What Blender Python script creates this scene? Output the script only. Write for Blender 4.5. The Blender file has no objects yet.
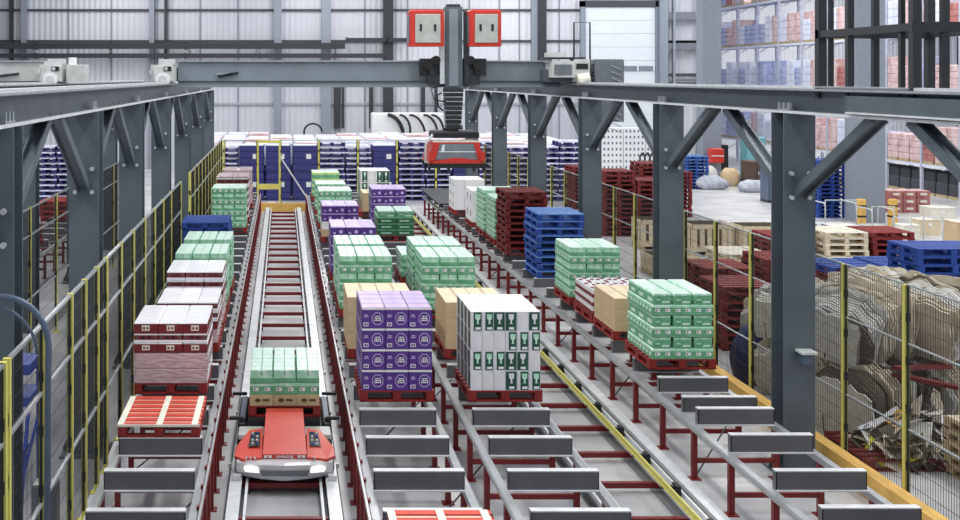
import bpy, math, random
from mathutils import Vector, Matrix, Euler
random.seed(7)
SC = bpy.context.scene
COL = SC.collection
F, CX, CY, H = 1150.0, 283.0, 77.0, 4.95      # focal length in pixels, principal point, camera height

# ------------------------------------------------------------------ materials
def lin(c):
    return tuple(((v/255)/12.92 if v/255 <= .04045 else ((v/255+.055)/1.055)**2.4) for v in c)
MATS = {}
def mat(name, rgb, rough=.55, metal=0.0, var=.12, scale=6.0, rgb2=None, bump=0.0, emit=0.0, coat=0.0, stretch=None, thr=None):
    m = bpy.data.materials.new(name); m.use_nodes = True
    nt = m.node_tree; b = nt.nodes['Principled BSDF']
    c = lin(rgb)
    b.inputs['Roughness'].default_value = rough
    b.inputs['Metallic'].default_value = metal
    if coat: b.inputs['Coat Weight'].default_value = coat
    tc = nt.nodes.new('ShaderNodeTexCoord'); mp = nt.nodes.new('ShaderNodeMapping')
    nt.links.new(tc.outputs['Object'], mp.inputs['Vector'])
    if stretch: mp.inputs['Scale'].default_value = stretch
    nz = nt.nodes.new('ShaderNodeTexNoise'); nz.inputs['Scale'].default_value = scale; nz.inputs['Detail'].default_value = 5
    nt.links.new(mp.outputs['Vector'], nz.inputs['Vector'])
    rp = nt.nodes.new('ShaderNodeValToRGB')
    lo, hi = (.3, .7) if thr is None else thr
    rp.color_ramp.elements[0].position = lo; rp.color_ramp.elements[1].position = hi
    c2 = lin(rgb2) if rgb2 else tuple(min(1, v*(1+var)) for v in c)
    c1 = c if rgb2 else tuple(v*(1-var) for v in c)
    rp.color_ramp.elements[0].color = (*c1, 1); rp.color_ramp.elements[1].color = (*c2, 1)
    nt.links.new(nz.outputs['Fac'], rp.inputs['Fac'])
    nt.links.new(rp.outputs['Color'], b.inputs['Base Color'])
    if bump:
        bp = nt.nodes.new('ShaderNodeBump'); bp.inputs['Strength'].default_value = bump; bp.inputs['Distance'].default_value = .02
        nt.links.new(nz.outputs['Fac'], bp.inputs['Height']); nt.links.new(bp.outputs['Normal'], b.inputs['Normal'])
    if emit:
        b.inputs['Emission Color'].default_value = (*c, 1); b.inputs['Emission Strength'].default_value = emit
    MATS[name] = m
    return m
mat('floor', (160,161,165), .36, scale=.9, rgb2=(202,203,206))
mat('steel_slate', (90,100,108), .42, .15, var=.15, scale=2)
mat('steel_girder', (132,142,151), .4, .15, var=.08, scale=2)
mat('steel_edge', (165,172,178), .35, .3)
mat('steel_dark', (44,48,52), .5, .1)
mat('bolt', (205,208,210), .3, .3)
mat('black', (22,23,26), .5)
mat('yellow', (212,206,108), .45, var=.08, scale=12)
mat('wire', (30,32,34), .5)
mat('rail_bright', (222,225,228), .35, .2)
mat('galv', (176,180,184), .34, .45, var=.1, scale=3)
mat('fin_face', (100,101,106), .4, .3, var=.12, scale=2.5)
mat('fin_lit', (206,208,212), .4, .1)  # flange highlight from the overhead light, painted into the colour
mat('frame_red', (116,22,26), .42, var=.15)
mat('pallet_red', (134,32,30), .6, var=.2, scale=9)
mat('pallet_dark_red', (112,26,28), .65, var=.25, scale=9)
mat('pallet_orange', (205,66,46), .6, var=.15, scale=9)
mat('pallet_blue', (26,66,148), .6, var=.2, scale=9)
mat('pallet_blue_light', (92,134,196), .6, var=.15, scale=9)
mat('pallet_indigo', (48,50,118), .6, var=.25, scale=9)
mat('pallet_indigo_lit_top', (214,214,238), .6, var=.2, scale=5)  # whitened tops: bright bands of light on blue decks, put into the colour
mat('wood', (205,192,165), .7, var=.15, scale=8)
mat('wood_tan', (178,160,126), .7, var=.2, scale=8)
mat('ochre', (216,172,92), .6, var=.2, scale=3, stretch=(6,1,1))
mat('cream', (226,222,208), .65, var=.1)
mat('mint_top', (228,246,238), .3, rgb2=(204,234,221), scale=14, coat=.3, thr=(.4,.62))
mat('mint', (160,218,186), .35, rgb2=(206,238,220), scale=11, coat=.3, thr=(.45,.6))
mat('green', (84,152,110), .4, rgb2=(118,184,144), scale=9, coat=.2)
mat('green_dark', (40,92,66), .4, rgb2=(60,116,84), scale=9, coat=.2)
mat('lime', (176,206,120), .4, rgb2=(206,226,160), scale=9)
mat('white', (232,234,236), .45, var=.05)
mat('offwhite', (214,214,220), .4, rgb2=(232,230,236), scale=8, coat=.2)
mat('pinkwhite', (230,230,240), .35, rgb2=(246,246,250), scale=6, coat=.3)
mat('can_red', (132,36,46), .45, rgb2=(98,30,40), scale=14)
mat('film_pink', (178,136,142), .2, rgb2=(216,200,206), scale=7, coat=.6, bump=.3, stretch=(1,1,5))
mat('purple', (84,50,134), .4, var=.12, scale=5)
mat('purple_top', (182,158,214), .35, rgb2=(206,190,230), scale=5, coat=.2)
mat('purple_print', (196,178,226), .4)
mat('bottle', (30,78,62), .35, var=.2)
mat('cardboard', (196,172,136), .7, var=.1, scale=4)
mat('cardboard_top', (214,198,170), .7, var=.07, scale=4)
mat('brown_print', (96,72,40), .7)
mat('bale_tan', (212,202,182), .8, rgb2=(182,170,150), scale=7, bump=.4)
mat('bale_pale', (222,220,214), .7, rgb2=(190,188,182), scale=9, bump=.4)
mat('bale_dark', (86,80,70), .8, rgb2=(104,96,82), scale=9, bump=.4)
mat('bale_white', (232,234,240), .6, var=.08)
mat('shuttle_red', (206,66,50), .35, var=.06, coat=.3)
mat('shuttle_grey', (206,206,210), .3, .1, var=.06)
mat('lamp_white', (255,255,250), .3, emit=1.6)
mat('cab_red', (196,52,42), .4, var=.1)
mat('cab_door', (186,190,184), .35, .2)
mat('grey_light', (196,200,198), .45)
mat('cladding_dark', (60,62,70), .5)
mat('roller', (214,220,226), .5, var=.03)
mat('glass_band', (120,130,140), .2)
mat('blue_paint', (44,74,170), .45)
mat('blue_grey', (86,100,122), .4, .2)
mat('blue_sack', (36,52,104), .6, rgb2=(24,36,76), scale=7, bump=.5)
mat('sack_grey', (150,156,170), .7, rgb2=(190,194,204), scale=6, bump=.5)
mat('teal', (110,170,176), .6)
mat('brown', (84,66,60), .6)
mat('louvre', (112,118,126), .4, .2)
mat('pillar', (132,140,152), .5, var=.06)
mat('rack_steel', (186,190,208), .5)
mat('goods_white', (230,232,242), .4, rgb2=(206,212,234), scale=3, coat=.3)
mat('goods_pink', (192,150,148), .5, rgb2=(226,206,208), scale=3, coat=.2)
mat('goods_blue', (136,148,196), .5, rgb2=(190,198,226), scale=3, coat=.2)
mat('goods_red', (150,74,72), .5, rgb2=(186,128,124), scale=3)
mat('acid', (214,214,60), .6)

def cladding(name, rgb, rgb2, period, depth, axis='X'):
    m = mat(name, rgb, .5, rgb2=rgb2, scale=.12)
    nt = m.node_tree; b = nt.nodes['Principled BSDF']
    tc = nt.nodes.new('ShaderNodeTexCoord')
    w = nt.nodes.new('ShaderNodeTexWave'); w.bands_direction = axis; w.wave_profile = 'TRI'
    w.inputs['Scale'].default_value = math.pi*2/(20*period); w.inputs['Distortion'].default_value = 0
    nt.links.new(tc.outputs['Object'], w.inputs['Vector'])
    bp = nt.nodes.new('ShaderNodeBump'); bp.inputs['Strength'].default_value = .8; bp.inputs['Distance'].default_value = depth
    nt.links.new(w.outputs['Fac'], bp.inputs['Height']); nt.links.new(bp.outputs['Normal'], b.inputs['Normal'])
    return m
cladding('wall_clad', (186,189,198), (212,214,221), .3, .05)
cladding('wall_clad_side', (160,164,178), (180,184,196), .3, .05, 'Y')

# ------------------------------------------------------------------ mesh builder
class MB:
    def __init__(s): s.v=[]; s.f=[]; s.m=[]; s.names=[]; s.smooth=[]
    def mi(s, name):
        if name not in s.names: s.names.append(name)
        return s.names.index(name)
    def add(s, vs, fs, m, smooth=False, mtx=None):
        o=len(s.v); k=s.mi(m)
        for p in vs:
            p=Vector(p)
            s.v.append(tuple(mtx@p if mtx else p))
        for f in fs: s.f.append(tuple(i+o for i in f)); s.m.append(k); s.smooth.append(smooth)
        return s
    def box(s, x0,x1,y0,y1,z0,z1, m, top=None, mtx=None):
        vs=[(x0,y0,z0),(x1,y0,z0),(x1,y1,z0),(x0,y1,z0),(x0,y0,z1),(x1,y0,z1),(x1,y1,z1),(x0,y1,z1)]
        fs=[(3,2,1,0),(0,1,5,4),(1,2,6,5),(2,3,7,6),(3,0,4,7)]
        s.add(vs,fs,m,mtx=mtx); s.add(vs,[(4,5,6,7)],top or m,mtx=mtx); return s
    def cbox(s, x0,x1,y0,y1,z0,z1, m, c=.01, top=None, mtx=None):
        # box with chamfered vertical edges and top rim
        def ring(a,z): return [(x0+a+c,y0+a,z),(x1-a-c,y0+a,z),(x1-a,y0+a+c,z),(x1-a,y1-a-c,z),(x1-a-c,y1-a,z),(x0+a+c,y1-a,z),(x0+a,y1-a-c,z),(x0+a,y0+a+c,z)]
        vs=ring(0,z0)+ring(0,z1-c)+ring(c,z1)
        fs=[]
        for r in (0,8):
            for i in range(8):
                j=(i+1)%8; fs.append((r+i,r+j,r+8+j,r+8+i))
        s.add(vs,fs+[tuple(range(7,-1,-1))],m,mtx=mtx); s.add(vs,[tuple(range(16,24))],top or m,mtx=mtx); return s
    def prism(s, pts, axis, a0, a1, m, mtx=None):
        # pts polygon in the plane normal to axis; 'x': (y,z) 'y': (x,z) 'z': (x,y)
        n=len(pts)
        def P(p,a): return {'x':(a,p[0],p[1]),'y':(p[0],a,p[1]),'z':(p[0],p[1],a)}[axis]
        vs=[P(p,a0) for p in pts]+[P(p,a1) for p in pts]
        fs=[tuple(range(n)),tuple(range(2*n-1,n-1,-1))]+[(i,i+n,(i+1)%n+n,(i+1)%n) for i in range(n)]
        s.add(vs,fs,m,mtx=mtx); return s
    def cyl(s, p, q, r, m, n=12, r2=None, mtx=None):
        p=Vector(p); q=Vector(q); d=(q-p).normalized()
        u=d.orthogonal().normalized(); w=d.cross(u); r2=r if r2 is None else r2
        vs=[p+(u*math.cos(2*math.pi*i/n)+w*math.sin(2*math.pi*i/n))*r for i in range(n)]
        vs+=[q+(u*math.cos(2*math.pi*i/n)+w*math.sin(2*math.pi*i/n))*r2 for i in range(n)]
        s.add(vs,[(i,(i+1)%n,(i+1)%n+n,i+n) for i in range(n)],m,smooth=True,mtx=mtx)
        s.add(vs,[tuple(range(n-1,-1,-1)),tuple(range(n,2*n))],m,mtx=mtx); return s
    def tube(s, pts, r, m, n=8):
        pts=[Vector(p) for p in pts]; vs=[]; up=None
        for i,p in enumerate(pts):
            d=(pts[min(i+1,len(pts)-1)]-pts[max(i-1,0)]).normalized()
            if up is None: up=d.orthogonal().normalized()
            u=(up-d*up.dot(d)).normalized(); up=u; w=d.cross(u)
            vs+=[p+(u*math.cos(2*math.pi*k/n)+w*math.sin(2*math.pi*k/n))*r for k in range(n)]
        fs=[]
        for i in range(len(pts)-1):
            for k in range(n): fs.append((i*n+k,i*n+(k+1)%n,(i+1)*n+(k+1)%n,(i+1)*n+k))
        fs+=[tuple(range(n-1,-1,-1)),tuple(range((len(pts)-1)*n,len(pts)*n))]
        s.add(vs,fs,m,smooth=True); return s
    def bar(s, p, q, w, t, m, up=(0,0,1)):
        p=Vector(p); q=Vector(q); d=(q-p).normalized(); u=Vector(up).cross(d)
        if u.length<1e-4: u=Vector((1,0,0)).cross(d)
        u.normalize(); n=d.cross(u)
        vs=[]
        for c in (p,q):
            for a,b in ((-1,-1),(1,-1),(1,1),(-1,1)): vs.append(c+u*a*w/2+n*b*t/2)
        s.add(vs,[(3,2,1,0),(4,5,6,7),(0,1,5,4),(1,2,6,5),(2,3,7,6),(3,0,4,7)],m); return s
    def ibeam_y(s, xc, y0,y1, z0,z1, w, m, edge=None, ft=.03):
        e=edge or m
        s.box(xc-w/2,xc+w/2,y0,y1,z0,z0+ft,e); s.box(xc-w/2,xc+w/2,y0,y1,z1-ft,z1,e)
        s.box(xc-.02,xc+.02,y0,y1,z0+ft,z1-ft,m); return s
    def mesh(s, name):
        me=bpy.data.meshes.new(name); me.from_pydata(s.v,[],s.f)
        for n in s.names: me.materials.append(MATS[n])
        me.polygons.foreach_set('material_index', s.m)
        me.polygons.foreach_set('use_smooth', s.smooth)
        me.update(); return me
    def build(s, name, parent=None, loc=None):
        return link(name, s.mesh(name), parent, loc)
def link(name, data, parent=None, loc=None, rz=0):
    o=bpy.data.objects.new(name, data); COL.objects.link(o)
    if parent: o.parent=parent
    if loc: o.location=loc
    if rz: o.rotation_euler=(0,0,rz)
    return o
def tag(o, label, cat, group=None, kind=None):
    o['label']=label; o['category']=cat
    if group: o['group']=group
    if kind: o['kind']=kind
    return o
def thing(name, label, cat, loc=(0,0,0), rz=0, group=None):
    return tag(link(name, None, None, loc, rz), label, cat, group)
def struct(o): o['kind']='structure'; return o
def copy_tree(o, parent=None):
    c=o.copy(); COL.objects.link(c)
    if parent: c.parent=parent
    for ch in list(o.children): copy_tree(ch, c)
    return c

# ------------------------------------------------------------------ room
b=MB(); b.box(-30,62,4,84,-.2,0,'floor'); struct(b.build('floor'))
WY=62.0
b=MB(); b.box(-30,22.5,WY,WY+.3,0,13,'wall_clad'); struct(b.build('wall_back'))
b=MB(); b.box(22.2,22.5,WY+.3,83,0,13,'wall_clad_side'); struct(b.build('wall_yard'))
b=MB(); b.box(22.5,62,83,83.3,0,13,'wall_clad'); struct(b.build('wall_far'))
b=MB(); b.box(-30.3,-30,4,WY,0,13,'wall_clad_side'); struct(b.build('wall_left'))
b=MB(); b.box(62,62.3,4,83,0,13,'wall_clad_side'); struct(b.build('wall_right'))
def wx(px,Y=WY-.2): return (px-CX)*Y/F
def wz(py,Y=WY-.2): return H-(py-CY)*Y/F
n=0
def wtrim(x0,x1,z0,z1,m,d=.12,y=WY):
    global n; n+=1
    o=MB().box(x0,x1,y-d,y,z0,z1,m).build('trim_%d'%n); struct(o); return o
# horizontal sheeting rails on the back wall
for py in (10,41): wtrim(-20,wx(583),wz(py)-.06,wz(py)+.06,'cladding_dark',.1)
wtrim(-20,wx(583),wz(104)-.05,wz(104)+.07,'steel_edge',.1)
# joints between the cladding sheets
for px in (68,111,157,200,238,322,365,408,470,500,520,560): wtrim(wx(px)-.04,wx(px)+.04,0,13,'pillar',.04)
# pale and dark wall posts
for px,w,m in ((24,.28,'pillar'),(152,.28,'pillar'),(278,.42,'pillar'),(326,.5,'pillar'),(535,.4,'pillar')): wtrim(wx(px)-w/2,wx(px)+w/2,0,13,m,.35,WY)
for px,w in ((388,.52),(541,.42),(12,.14),(166,.12)): wtrim(wx(px)-w/2,wx(px)+w/2,0 if w>.3 else 5.5,13,'steel_dark',.5,WY-.05)
for px,w,z1 in ((337,.35,5.2),(343,.12,5.2),(371,.2,5.2),(423,.2,4.8),(436,.14,4.8)): wtrim(wx(px)-w/2,wx(px)+w/2,2.2,z1,'steel_dark',.3,WY-.05)
# ducts
def duct(label,px0,px1,py0,py1,y=WY-.6):
    bb=MB(); z0,z1=wz(py1,y),wz(py0,y); bb.box(wx(px0,y),wx(px1,y),y-.2,y,z0,z1,'steel_dark')
    k=wx(px0,y)
    while k<wx(px1,y): bb.box(k,k+.06,y-.24,y+.45,z0-.04,z1+.04,'steel_dark'); k+=4
    tag(bb.build('duct'),label,'duct')
duct('thick black duct high along the back wall, upper of two',-40,345,43,49)
duct('thin black duct just above the long grey girder',-40,384,53.5,58)
duct('short black duct section stepped up beside the dark wall post',346,386,38,42)
duct('short black duct stub reaching the red lift cabinets',388,412,38,42)
# roller shutter door
x0,x1=wx(585),wx(655)
b=MB()
zt=wz(7)
for i in range(13):
    z0=zt-.72*(i+1); b.cbox(x0,x1,WY-.25,WY-.12,max(z0+.012,0),z0+.72,'roller',.015)
    if z0<0: break
d=b.build('door_1'); struct(d)
b=MB(); b.box(x0+.2,x1-.1,WY-.29,WY-.25,wz(71),wz(66),'glass_band'); 
for i in range(5): b.box(x0+.2+i*.86,x0+.26+i*.86,WY-.31,WY-.29,wz(71),wz(66),'white')
b.build('window_band',d)
b=MB(); b.box(x0-.25,x0,WY-.35,WY,0,zt+.3,'pillar'); b.box(x1,x1+.25,WY-.35,WY,0,zt+.3,'pillar'); b.box(x0-.25,x1+.25,WY-.35,WY,zt,zt+.35,'cladding_dark'); b.build('door_frame',d)
# pale steel frame with cross bands between the shutter and the pillar
b=MB()
for px,w in ((659,.14),(663,.3),(672,.12),(699,.14)): b.box(wx(px)-w/2,wx(px)+w/2,WY-.6,WY-.3,0,13,'pillar')
for py,t,m in ((16,.4,'louvre'),(45,.5,'louvre'),(42,.12,'cladding_dark'),(75,.18,'cladding_dark'),(80,.12,'louvre'),(84,.16,'cladding_dark')):
    b.box(wx(666),wx(702),WY-.5,WY-.35,wz(py)-t/2,wz(py)+t/2,m)
tag(b.build('steel_frame'),'pale steel wall frame with grey cross bands beside the roller shutter','frame')
# building pillars
for i,(X,Y,w) in enumerate(((19.95,39,.95),(20.0,53.6,.84))):
    b=MB(); b.box(X-w/2,X+w/2,Y,Y+.08,0,13,'pillar'); b.box(X-w/2,X+w/2,Y+.8,Y+.88,0,13,'pillar'); b.box(X-w/2,X-w/2+.1,Y+.08,Y+.8,0,13,'pillar'); b.box(X+w/2-.1,X+w/2,Y+.08,Y+.8,0,13,'pillar')
    struct(b.build('pillar_%d'%(i+1)))
# ochre kerbs
struct(MB().box(6.84,7.0,9,42.3,0,.3,'ochre').box(7.0,7.1,9,42.3,0,.1,'ochre').build('trim_80'))
struct(MB().box(-1.5,4.0,42.35,42.5,0,.3,'ochre').build('trim_81'))

# ------------------------------------------------------------------ gantry runways
def column_mesh(h):
    b=MB(); w=.39
    b.box(-w/2,w/2,-.19,-.165,0.02,h,'steel_slate'); b.box(-w/2,w/2,.165,.19,0.02,h,'steel_slate')
    b.box(-.012,.012,-.165,.165,0.02,h,'steel_slate')
    return b.mesh('column')
colm=column_mesh(4.5)
basem=MB().box(-.3,.3,-.3,.3,0,.03,'steel_slate').prism([(.195,.03),(.32,.03),(.195,.32)],'y',-.01,.01,'steel_slate').prism([(-.195,.03),(-.195,.32),(-.32,.03)],'y',-.01,.01,'steel_slate').mesh('base_plate')
boltm=MB().cyl((0,-.19,0),(0,-.235,0),.03,'bolt',6).mesh('bolt')
def runway(X, ys, y0, y1, label):
    r=thing('gantry_runway',label,'crane runway',(X,ys[0],0)); oy=ys[0]
    MB().ibeam_y(0,y0-oy,y1-oy,4.51,4.80,.3,'steel_slate','steel_slate',.025).build('runway_beam',r)
    MB().box(-.04,.04,y0-oy,y1-oy,4.80,4.84,'rail_bright').build('crane_rail',r)
    for sx in (-1,1):
        MB().box(sx*.16-.012,sx*.16+.012,y0-oy,y1-oy,4.50,4.532,'rail_bright').build('glint_strip',r); MB().box(sx*.158-.008,sx*.158+.008,y0-oy,y1-oy,4.785,4.81,'steel_edge').build('glint_strip',r)  # light glints along the flange edges, drawn as bright strips
    for y in ys:
        c=link('column',colm,r,(0,y-oy,0)); link('base_plate',basem,c)
        for z in (3.45,3.75):
            for sx in (-.11,.11): link('bolt',boltm,c,(sx,0,z))
        for sx in (-1,1):
            bb=MB().box(sx*.10-.025,sx*.10+.025,y-oy-.18,y-oy+.18,4.533,4.55,'steel_edge')
            for k in (-.14,0,.14): bb.box(sx*.10-.02,sx*.10+.02,y-oy+k-.02,y-oy+k+.02,4.545,4.63,'steel_edge')
            bb.build('clamp',r)
    for a in ys:
        for s in (-1,1):
            ye=a+s*2.1
            if ye<y0 or ye>y1: continue
            bb=MB(); p=(0,a-oy+s*.19,3.5); q=(0,ye-oy,4.51)
            bb.bar(p,q,.15,.03,'steel_slate'); 
            bb.bar((-.07,p[1],p[2]),(-.07,q[1],q[2]),.02,.12,'steel_slate'); bb.bar((.07,p[1],p[2]),(.07,q[1],q[2]),.02,.12,'steel_slate')
            bb.build('knee_brace',r)
    return r
runway(6.43,[9.6,14.5,19.2,24.1,29.1,34.2,39.2],6.5,41,'slate grey crane runway on bolted columns beside the cardboard bales')
runway(-2.6,[10.45,15.2,19.8,24.6,29.8,34.9,40.0],6.5,40.6,'slate grey crane runway on bolted columns beside the yellow walkway fence')
runway(-5.0,[17.2,22.5,27.8,33.2,38.5],12.0,41,'outer slate crane runway beyond the walkway, carrying the pale girder')
# small blue isolator box on the near right-hand column
tag(MB().cbox(6.39,6.5,14.12,14.3,1.42,1.54,'blue_grey').box(6.37,6.56,14.1,14.31,1.54,1.57,'grey_light').build('isolator_box'),'small blue grey box fixed to the thick bare column','box')

# ------------------------------------------------------------------ gantry bridges
def bridge(x0,x1,Y,label,m='steel_girder'):
    r=thing('gantry_bridge',label,'crane bridge',(x0,Y,4.72)); 
    MB().box(0,x1-x0,-.25,.25,.06,.57,m).box(-.0,x1-x0,-.33,.33,.57,.60,'steel_edge').box(0,x1-x0,-.33,.33,0,.06,m).box(0,x1-x0,-.3,-.25,.13,.14,'steel_dark').build('girder',r)
    return r
BY=26.0
br=bridge(-2.35,6.2,BY,'long grey crane girder spanning the pallet lanes')
def end_truck(r,x,side,m='grey_light'):
    bb=MB(); bb.box(x-.22,x+.22,-.9,.9,.13,.45,m); bb.box(x-.3,x+.18,-.75,-.35,.05,.5,m); bb.build('end_truck',r)
    MB().cyl((x-.02,-.98,.17),(x-.02,-.9,.17),.16,'white',18).cyl((x-.02,-1.0,.17),(x-.02,-.98,.17),.09,'grey_light',18).build('wheel',r)
    MB().cbox(x-.14,x+.2,-.7,-.3,.5,.62,m).cyl((x-.16,-.6,.3),(x-.34,-.6,.3),.09,m,12).build('motor',r)
    MB().box(x+.0,x+.16,-.92,-.9,.36,.46,'black').cyl((x+.05,-.95,.41),(x+.05,-.91,.41),.04,'bolt',8).build('buffer',r)
end_truck(br,-.25,0)
# right hand end: pale machinery on the runway
bb=MB(); bb.box(8.1,8.9,-.9,.9,.12,.4,'steel_slate'); bb.box(8.15,8.65,-1.2,-.6,.22,.58,'grey_light'); bb.box(8.2,8.58,-1.22,-1.2,.28,.5,'louvre'); bb.build('end_truck',br)
MB().cbox(8.65,9.0,-1.1,-.7,.12,.62,'grey_light').box(8.7,8.95,-1.12,-1.1,.4,.52,'black').cyl((8.7,-1.2,.16),(8.95,-1.2,.2),.13,'cream',14).build('motor',br)
MB().tube([(8.7,-.9,.5),(8.7,-.9,1.42),(9.05,-.9,1.42),(9.05,-.9,.5)],.02,'steel_dark').build('guard_hoop',br)
MB().box(8.05,8.9,-1.1,-.5,.62,.66,'steel_dark').box(8.1,8.5,-1.1,-.7,.66,.76,'grey_light').box(8.1,8.2,-1.0,-.6,.55,.62,'grey_light').box(8.75,8.85,-1.0,-.6,.6,.62,'grey_light').build('tray',br)
c=MB().cbox(9.15,9.8,-.9,-.3,-.75,.62,'louvre',.02).build('control_cabinet',br)
bb=MB()
for k in range(5):
    for zz in (0,-.85):
        bb.bar((9.5,-.915,.48-k*.13+zz),(9.74,-.915,.38-k*.13+zz),.02,.02,'steel_edge')
bb.build('louvre_slats',c)
bb=MB()
for k in range(8): bb.box(9.12,9.2,-.85,-.5,-.1+k*.08,-.05+k*.08,'black')
bb.build('terminal_strip',br)
# cable chain and small marks on the girder
MB().bar((.9,-.3,.24),(1.35,-.3,.32),.03,.06,'black').bar((.85,-.3,.30),(1.2,-.3,.30),.03,.04,'steel_edge').build('latch',br)
b2=bridge(-16,-5.35,BY,'pale grey crane girder ending above the outer walkway runway','grey_light')
end_truck(b2,10.95,0)
MB().cbox(11.25,11.65,-.8,-.2,.1,.5,'grey_light').cyl((11.35,-.6,.5),(11.35,-.6,.66),.09,'white',14).build('gearbox',b2)
MB().box(-.2,8.9,-.1,.4,.6,.68,'white').build('cable_tray',b2)
MB().bar((9.6,-.3,.24),(10.1,-.3,.3),.03,.06,'steel_dark').build('latch',b2)

# ------------------------------------------------------------------ crane trolley and gripper
TX=3.76
tr=thing('crane_trolley','crane trolley with two red cabinets, mast and red gripper hanging below','crane trolley',(TX,BY,4.7))
MB().box(-.18,.20,-.62,-.36,0.0,1.8,'steel_slate').box(-.10,.1,-.66,-.62,.05,1.75,'steel_girder').cbox(-.14,.16,-.6,-.4,1.8,1.86,'steel_dark').build('mast',tr)
for sx in (-.24,.30): MB().box(sx-.05,sx+.05,-.6,-.4,.1,1.7,'rail_bright' if sx<0 else 'steel_dark').build('guide_rail',tr)
bb=MB().box(-.72,.75,-.5,-.34,.28,.66,'steel_dark').box(-.55,.6,-.55,-.5,.08,.3,'steel_dark')
for k in range(7): bb.cyl((-.66+k*.2,-.58,.36),(-.66+k*.2,-.48,.36),.07,'steel_dark' if k%2 else 'black',10)
bb.build('carriage',tr)
for sx in (-1,1):
    for k in (0,1): MB().cyl((sx*(.38+.16*k),-.62,.62-.12*k),(sx*(.38+.16*k),-.4,.62-.12*k),.1,'black',14).build('roller',tr)
def cab(x0,x1):
    o=MB().cbox(x0,x1,-.95,-.4,.92,1.72,'cab_red',.03).build('cabinet',tr)
    e=MB().cbox(x0+.12,x1-.08,-.97,-.95,1.0,1.62,'cab_door',.01).build('cabinet_door',o)
    for px in (x0+.24,x1-.2): MB().box(px-.025,px+.025,-.985,-.97,1.25,1.4,'black').build('handle',o)
    MB().box(x0-.01,x0,-.9,-.45,1.0,1.6,'louvre').build('side_panel',o)
cab(-1.0,-.25); cab(.3,1.0)
GS=.84
bb=MB()
for k in range(9):
    z1=0-.1*k; w=.24-(k*.008); bb.box(-w,w+.02,-.66,-.36,z1-.085,z1,'black' if k%2 else 'steel_dark')
bb.build('telescopic_tube',tr).scale.x=GS
MB().tube([(-.3,-.6,-.1),(-.42,-.62,-.15),(-.4,-.6,-.4),(-.25,-.58,-.5)],.02,'black').tube([(-.3,-.6,.05),(-.6,-.62,.0),(-.5,-.6,-.25),(-.2,-.6,-.3)],.015,'black').build('hose',tr).scale.x=GS
MB().cyl((-.05,-.5,-.88),(-.05,-.5,-.95),.2,'black',16).cyl((.1,-.6,-.86),(.25,-.6,-.86),.05,'louvre').build('coupling',tr).scale.x=GS
MB().cbox(-.56,.62,-.95,.0,-1.08,-.94,'black',.03).cyl((-.62,-.9,-.98),(-.3,-.9,-.98),.05,'steel_dark').build('top_plate',tr).scale.x=GS
g=MB()
g.box(-.6,.6,-1.0,-.95,-1.17,-1.13,'cream'); g.box(-.62,.62,-1.0,.1,-1.22,-1.17,'cab_red')
# sloping red side cheeks and skirt
for s in (-1,1):
    g.prism([(s*.44,-1.2),(s*.56,-1.2),(s*.7,-1.62),(s*.58,-1.62)][::s],'y',-1.12,-1.06,'cab_red')
    g.prism([(s*.56,-1.2),(s*.6,-1.2),(s*.72,-1.62),(s*.68,-1.62)][::s],'y',-1.06,.1,'cab_red')
g.prism([(-.62,-1.62),(.66,-1.62),(.62,-1.56),(.1,-1.5),(-.1,-1.5),(-.6,-1.57)],'y',-1.14,-1.1,'cab_red')
g.box(-.66,.68,-.02,.08,-1.62,-1.3,'cab_red')
g.build('gripper_frame',tr).scale.x=GS
MB().prism([(-.44,-1.2),(.44,-1.2),(.56,-1.54),(-.56,-1.54)],'y',-1.08,-1.06,'glass_band').box(-.46,.5,-1.09,-1.085,-1.38,-1.36,'white').prism([(-.36,-1.22),(-.30,-1.22),(-.32,-1.36),(-.4,-1.36)],'y',-1.09,-1.085,'white').build('cover_panel',tr).scale.x=GS
MB().box(-.72,.76,-1.14,-1.02,-1.72,-1.62,'black').box(-.72,.76,-.0,.1,-1.72,-1.62,'black').build('bumper_bar',tr).scale.x=GS
for k in (-.7,-.45,-.2,.45,.7): MB().box(k-.03,k+.03,-1.12,-1.0,-1.8,-1.7,'steel_dark').build('gripper_finger',tr).scale.x=GS
for k in (-.66,.66): MB().box(k-.06,k+.06,-1.16,-1.1,-1.56,-1.36,'cab_red').build('side_block',tr).scale.x=GS
MB().tube([(.62,-1.05,-1.3),(.78,-1.05,-1.3),(.8,-1.05,-1.7)],.012,'black').build('sensor_arm',tr).scale.x=GS
MB().tube([(-.6,-1.0,-1.0),(-.78,-1.0,-1.2),(-.8,-1.0,-1.6),(-.6,-1.0,-1.62)],.03,'grey_light').build('side_hoop',tr).scale.x=GS

# ------------------------------------------------------------------ service platform on the right runway
sp=thing('service_platform','dark steel service cage built onto the runway above the bales','platform',(6.43,11.7,4.6))
def post(x,y,w,z1=1.75): MB().box(x-w/2,x+w/2,y-w/2,y+w/2,.1,z1,'steel_dark').build('post',sp)
for x,y,w in ((0,0,.09),(0,2.05,.1),(.12,2.05,.05),(0,1.35,.07),(0,.25,.05),(.3,0,.07),(1.3,0,.09),(1.3,2.05,.09),(.65,2.05,.07)): post(x,y,w)
for z in (.86,1.72):
    MB().box(-.05,1.35,-.04,.04,z-.05,z+.05,'steel_dark').build('cross_rail',sp)
    MB().box(-.05,1.35,2.01,2.09,z-.05,z+.05,'steel_dark').build('cross_rail',sp)
    MB().box(-.04,.04,-.04,2.09,z-.04,z+.04,'steel_dark').build('side_rail',sp)
    MB().box(1.26,1.34,-.04,2.09,z-.04,z+.04,'steel_dark').build('side_rail',sp)
MB().box(-.08,1.4,-.05,.03,-.02,.14,'steel_slate').box(-.08,0,.03,1.35,-.02,.14,'steel_slate').build('floor_beam',sp)
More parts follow.
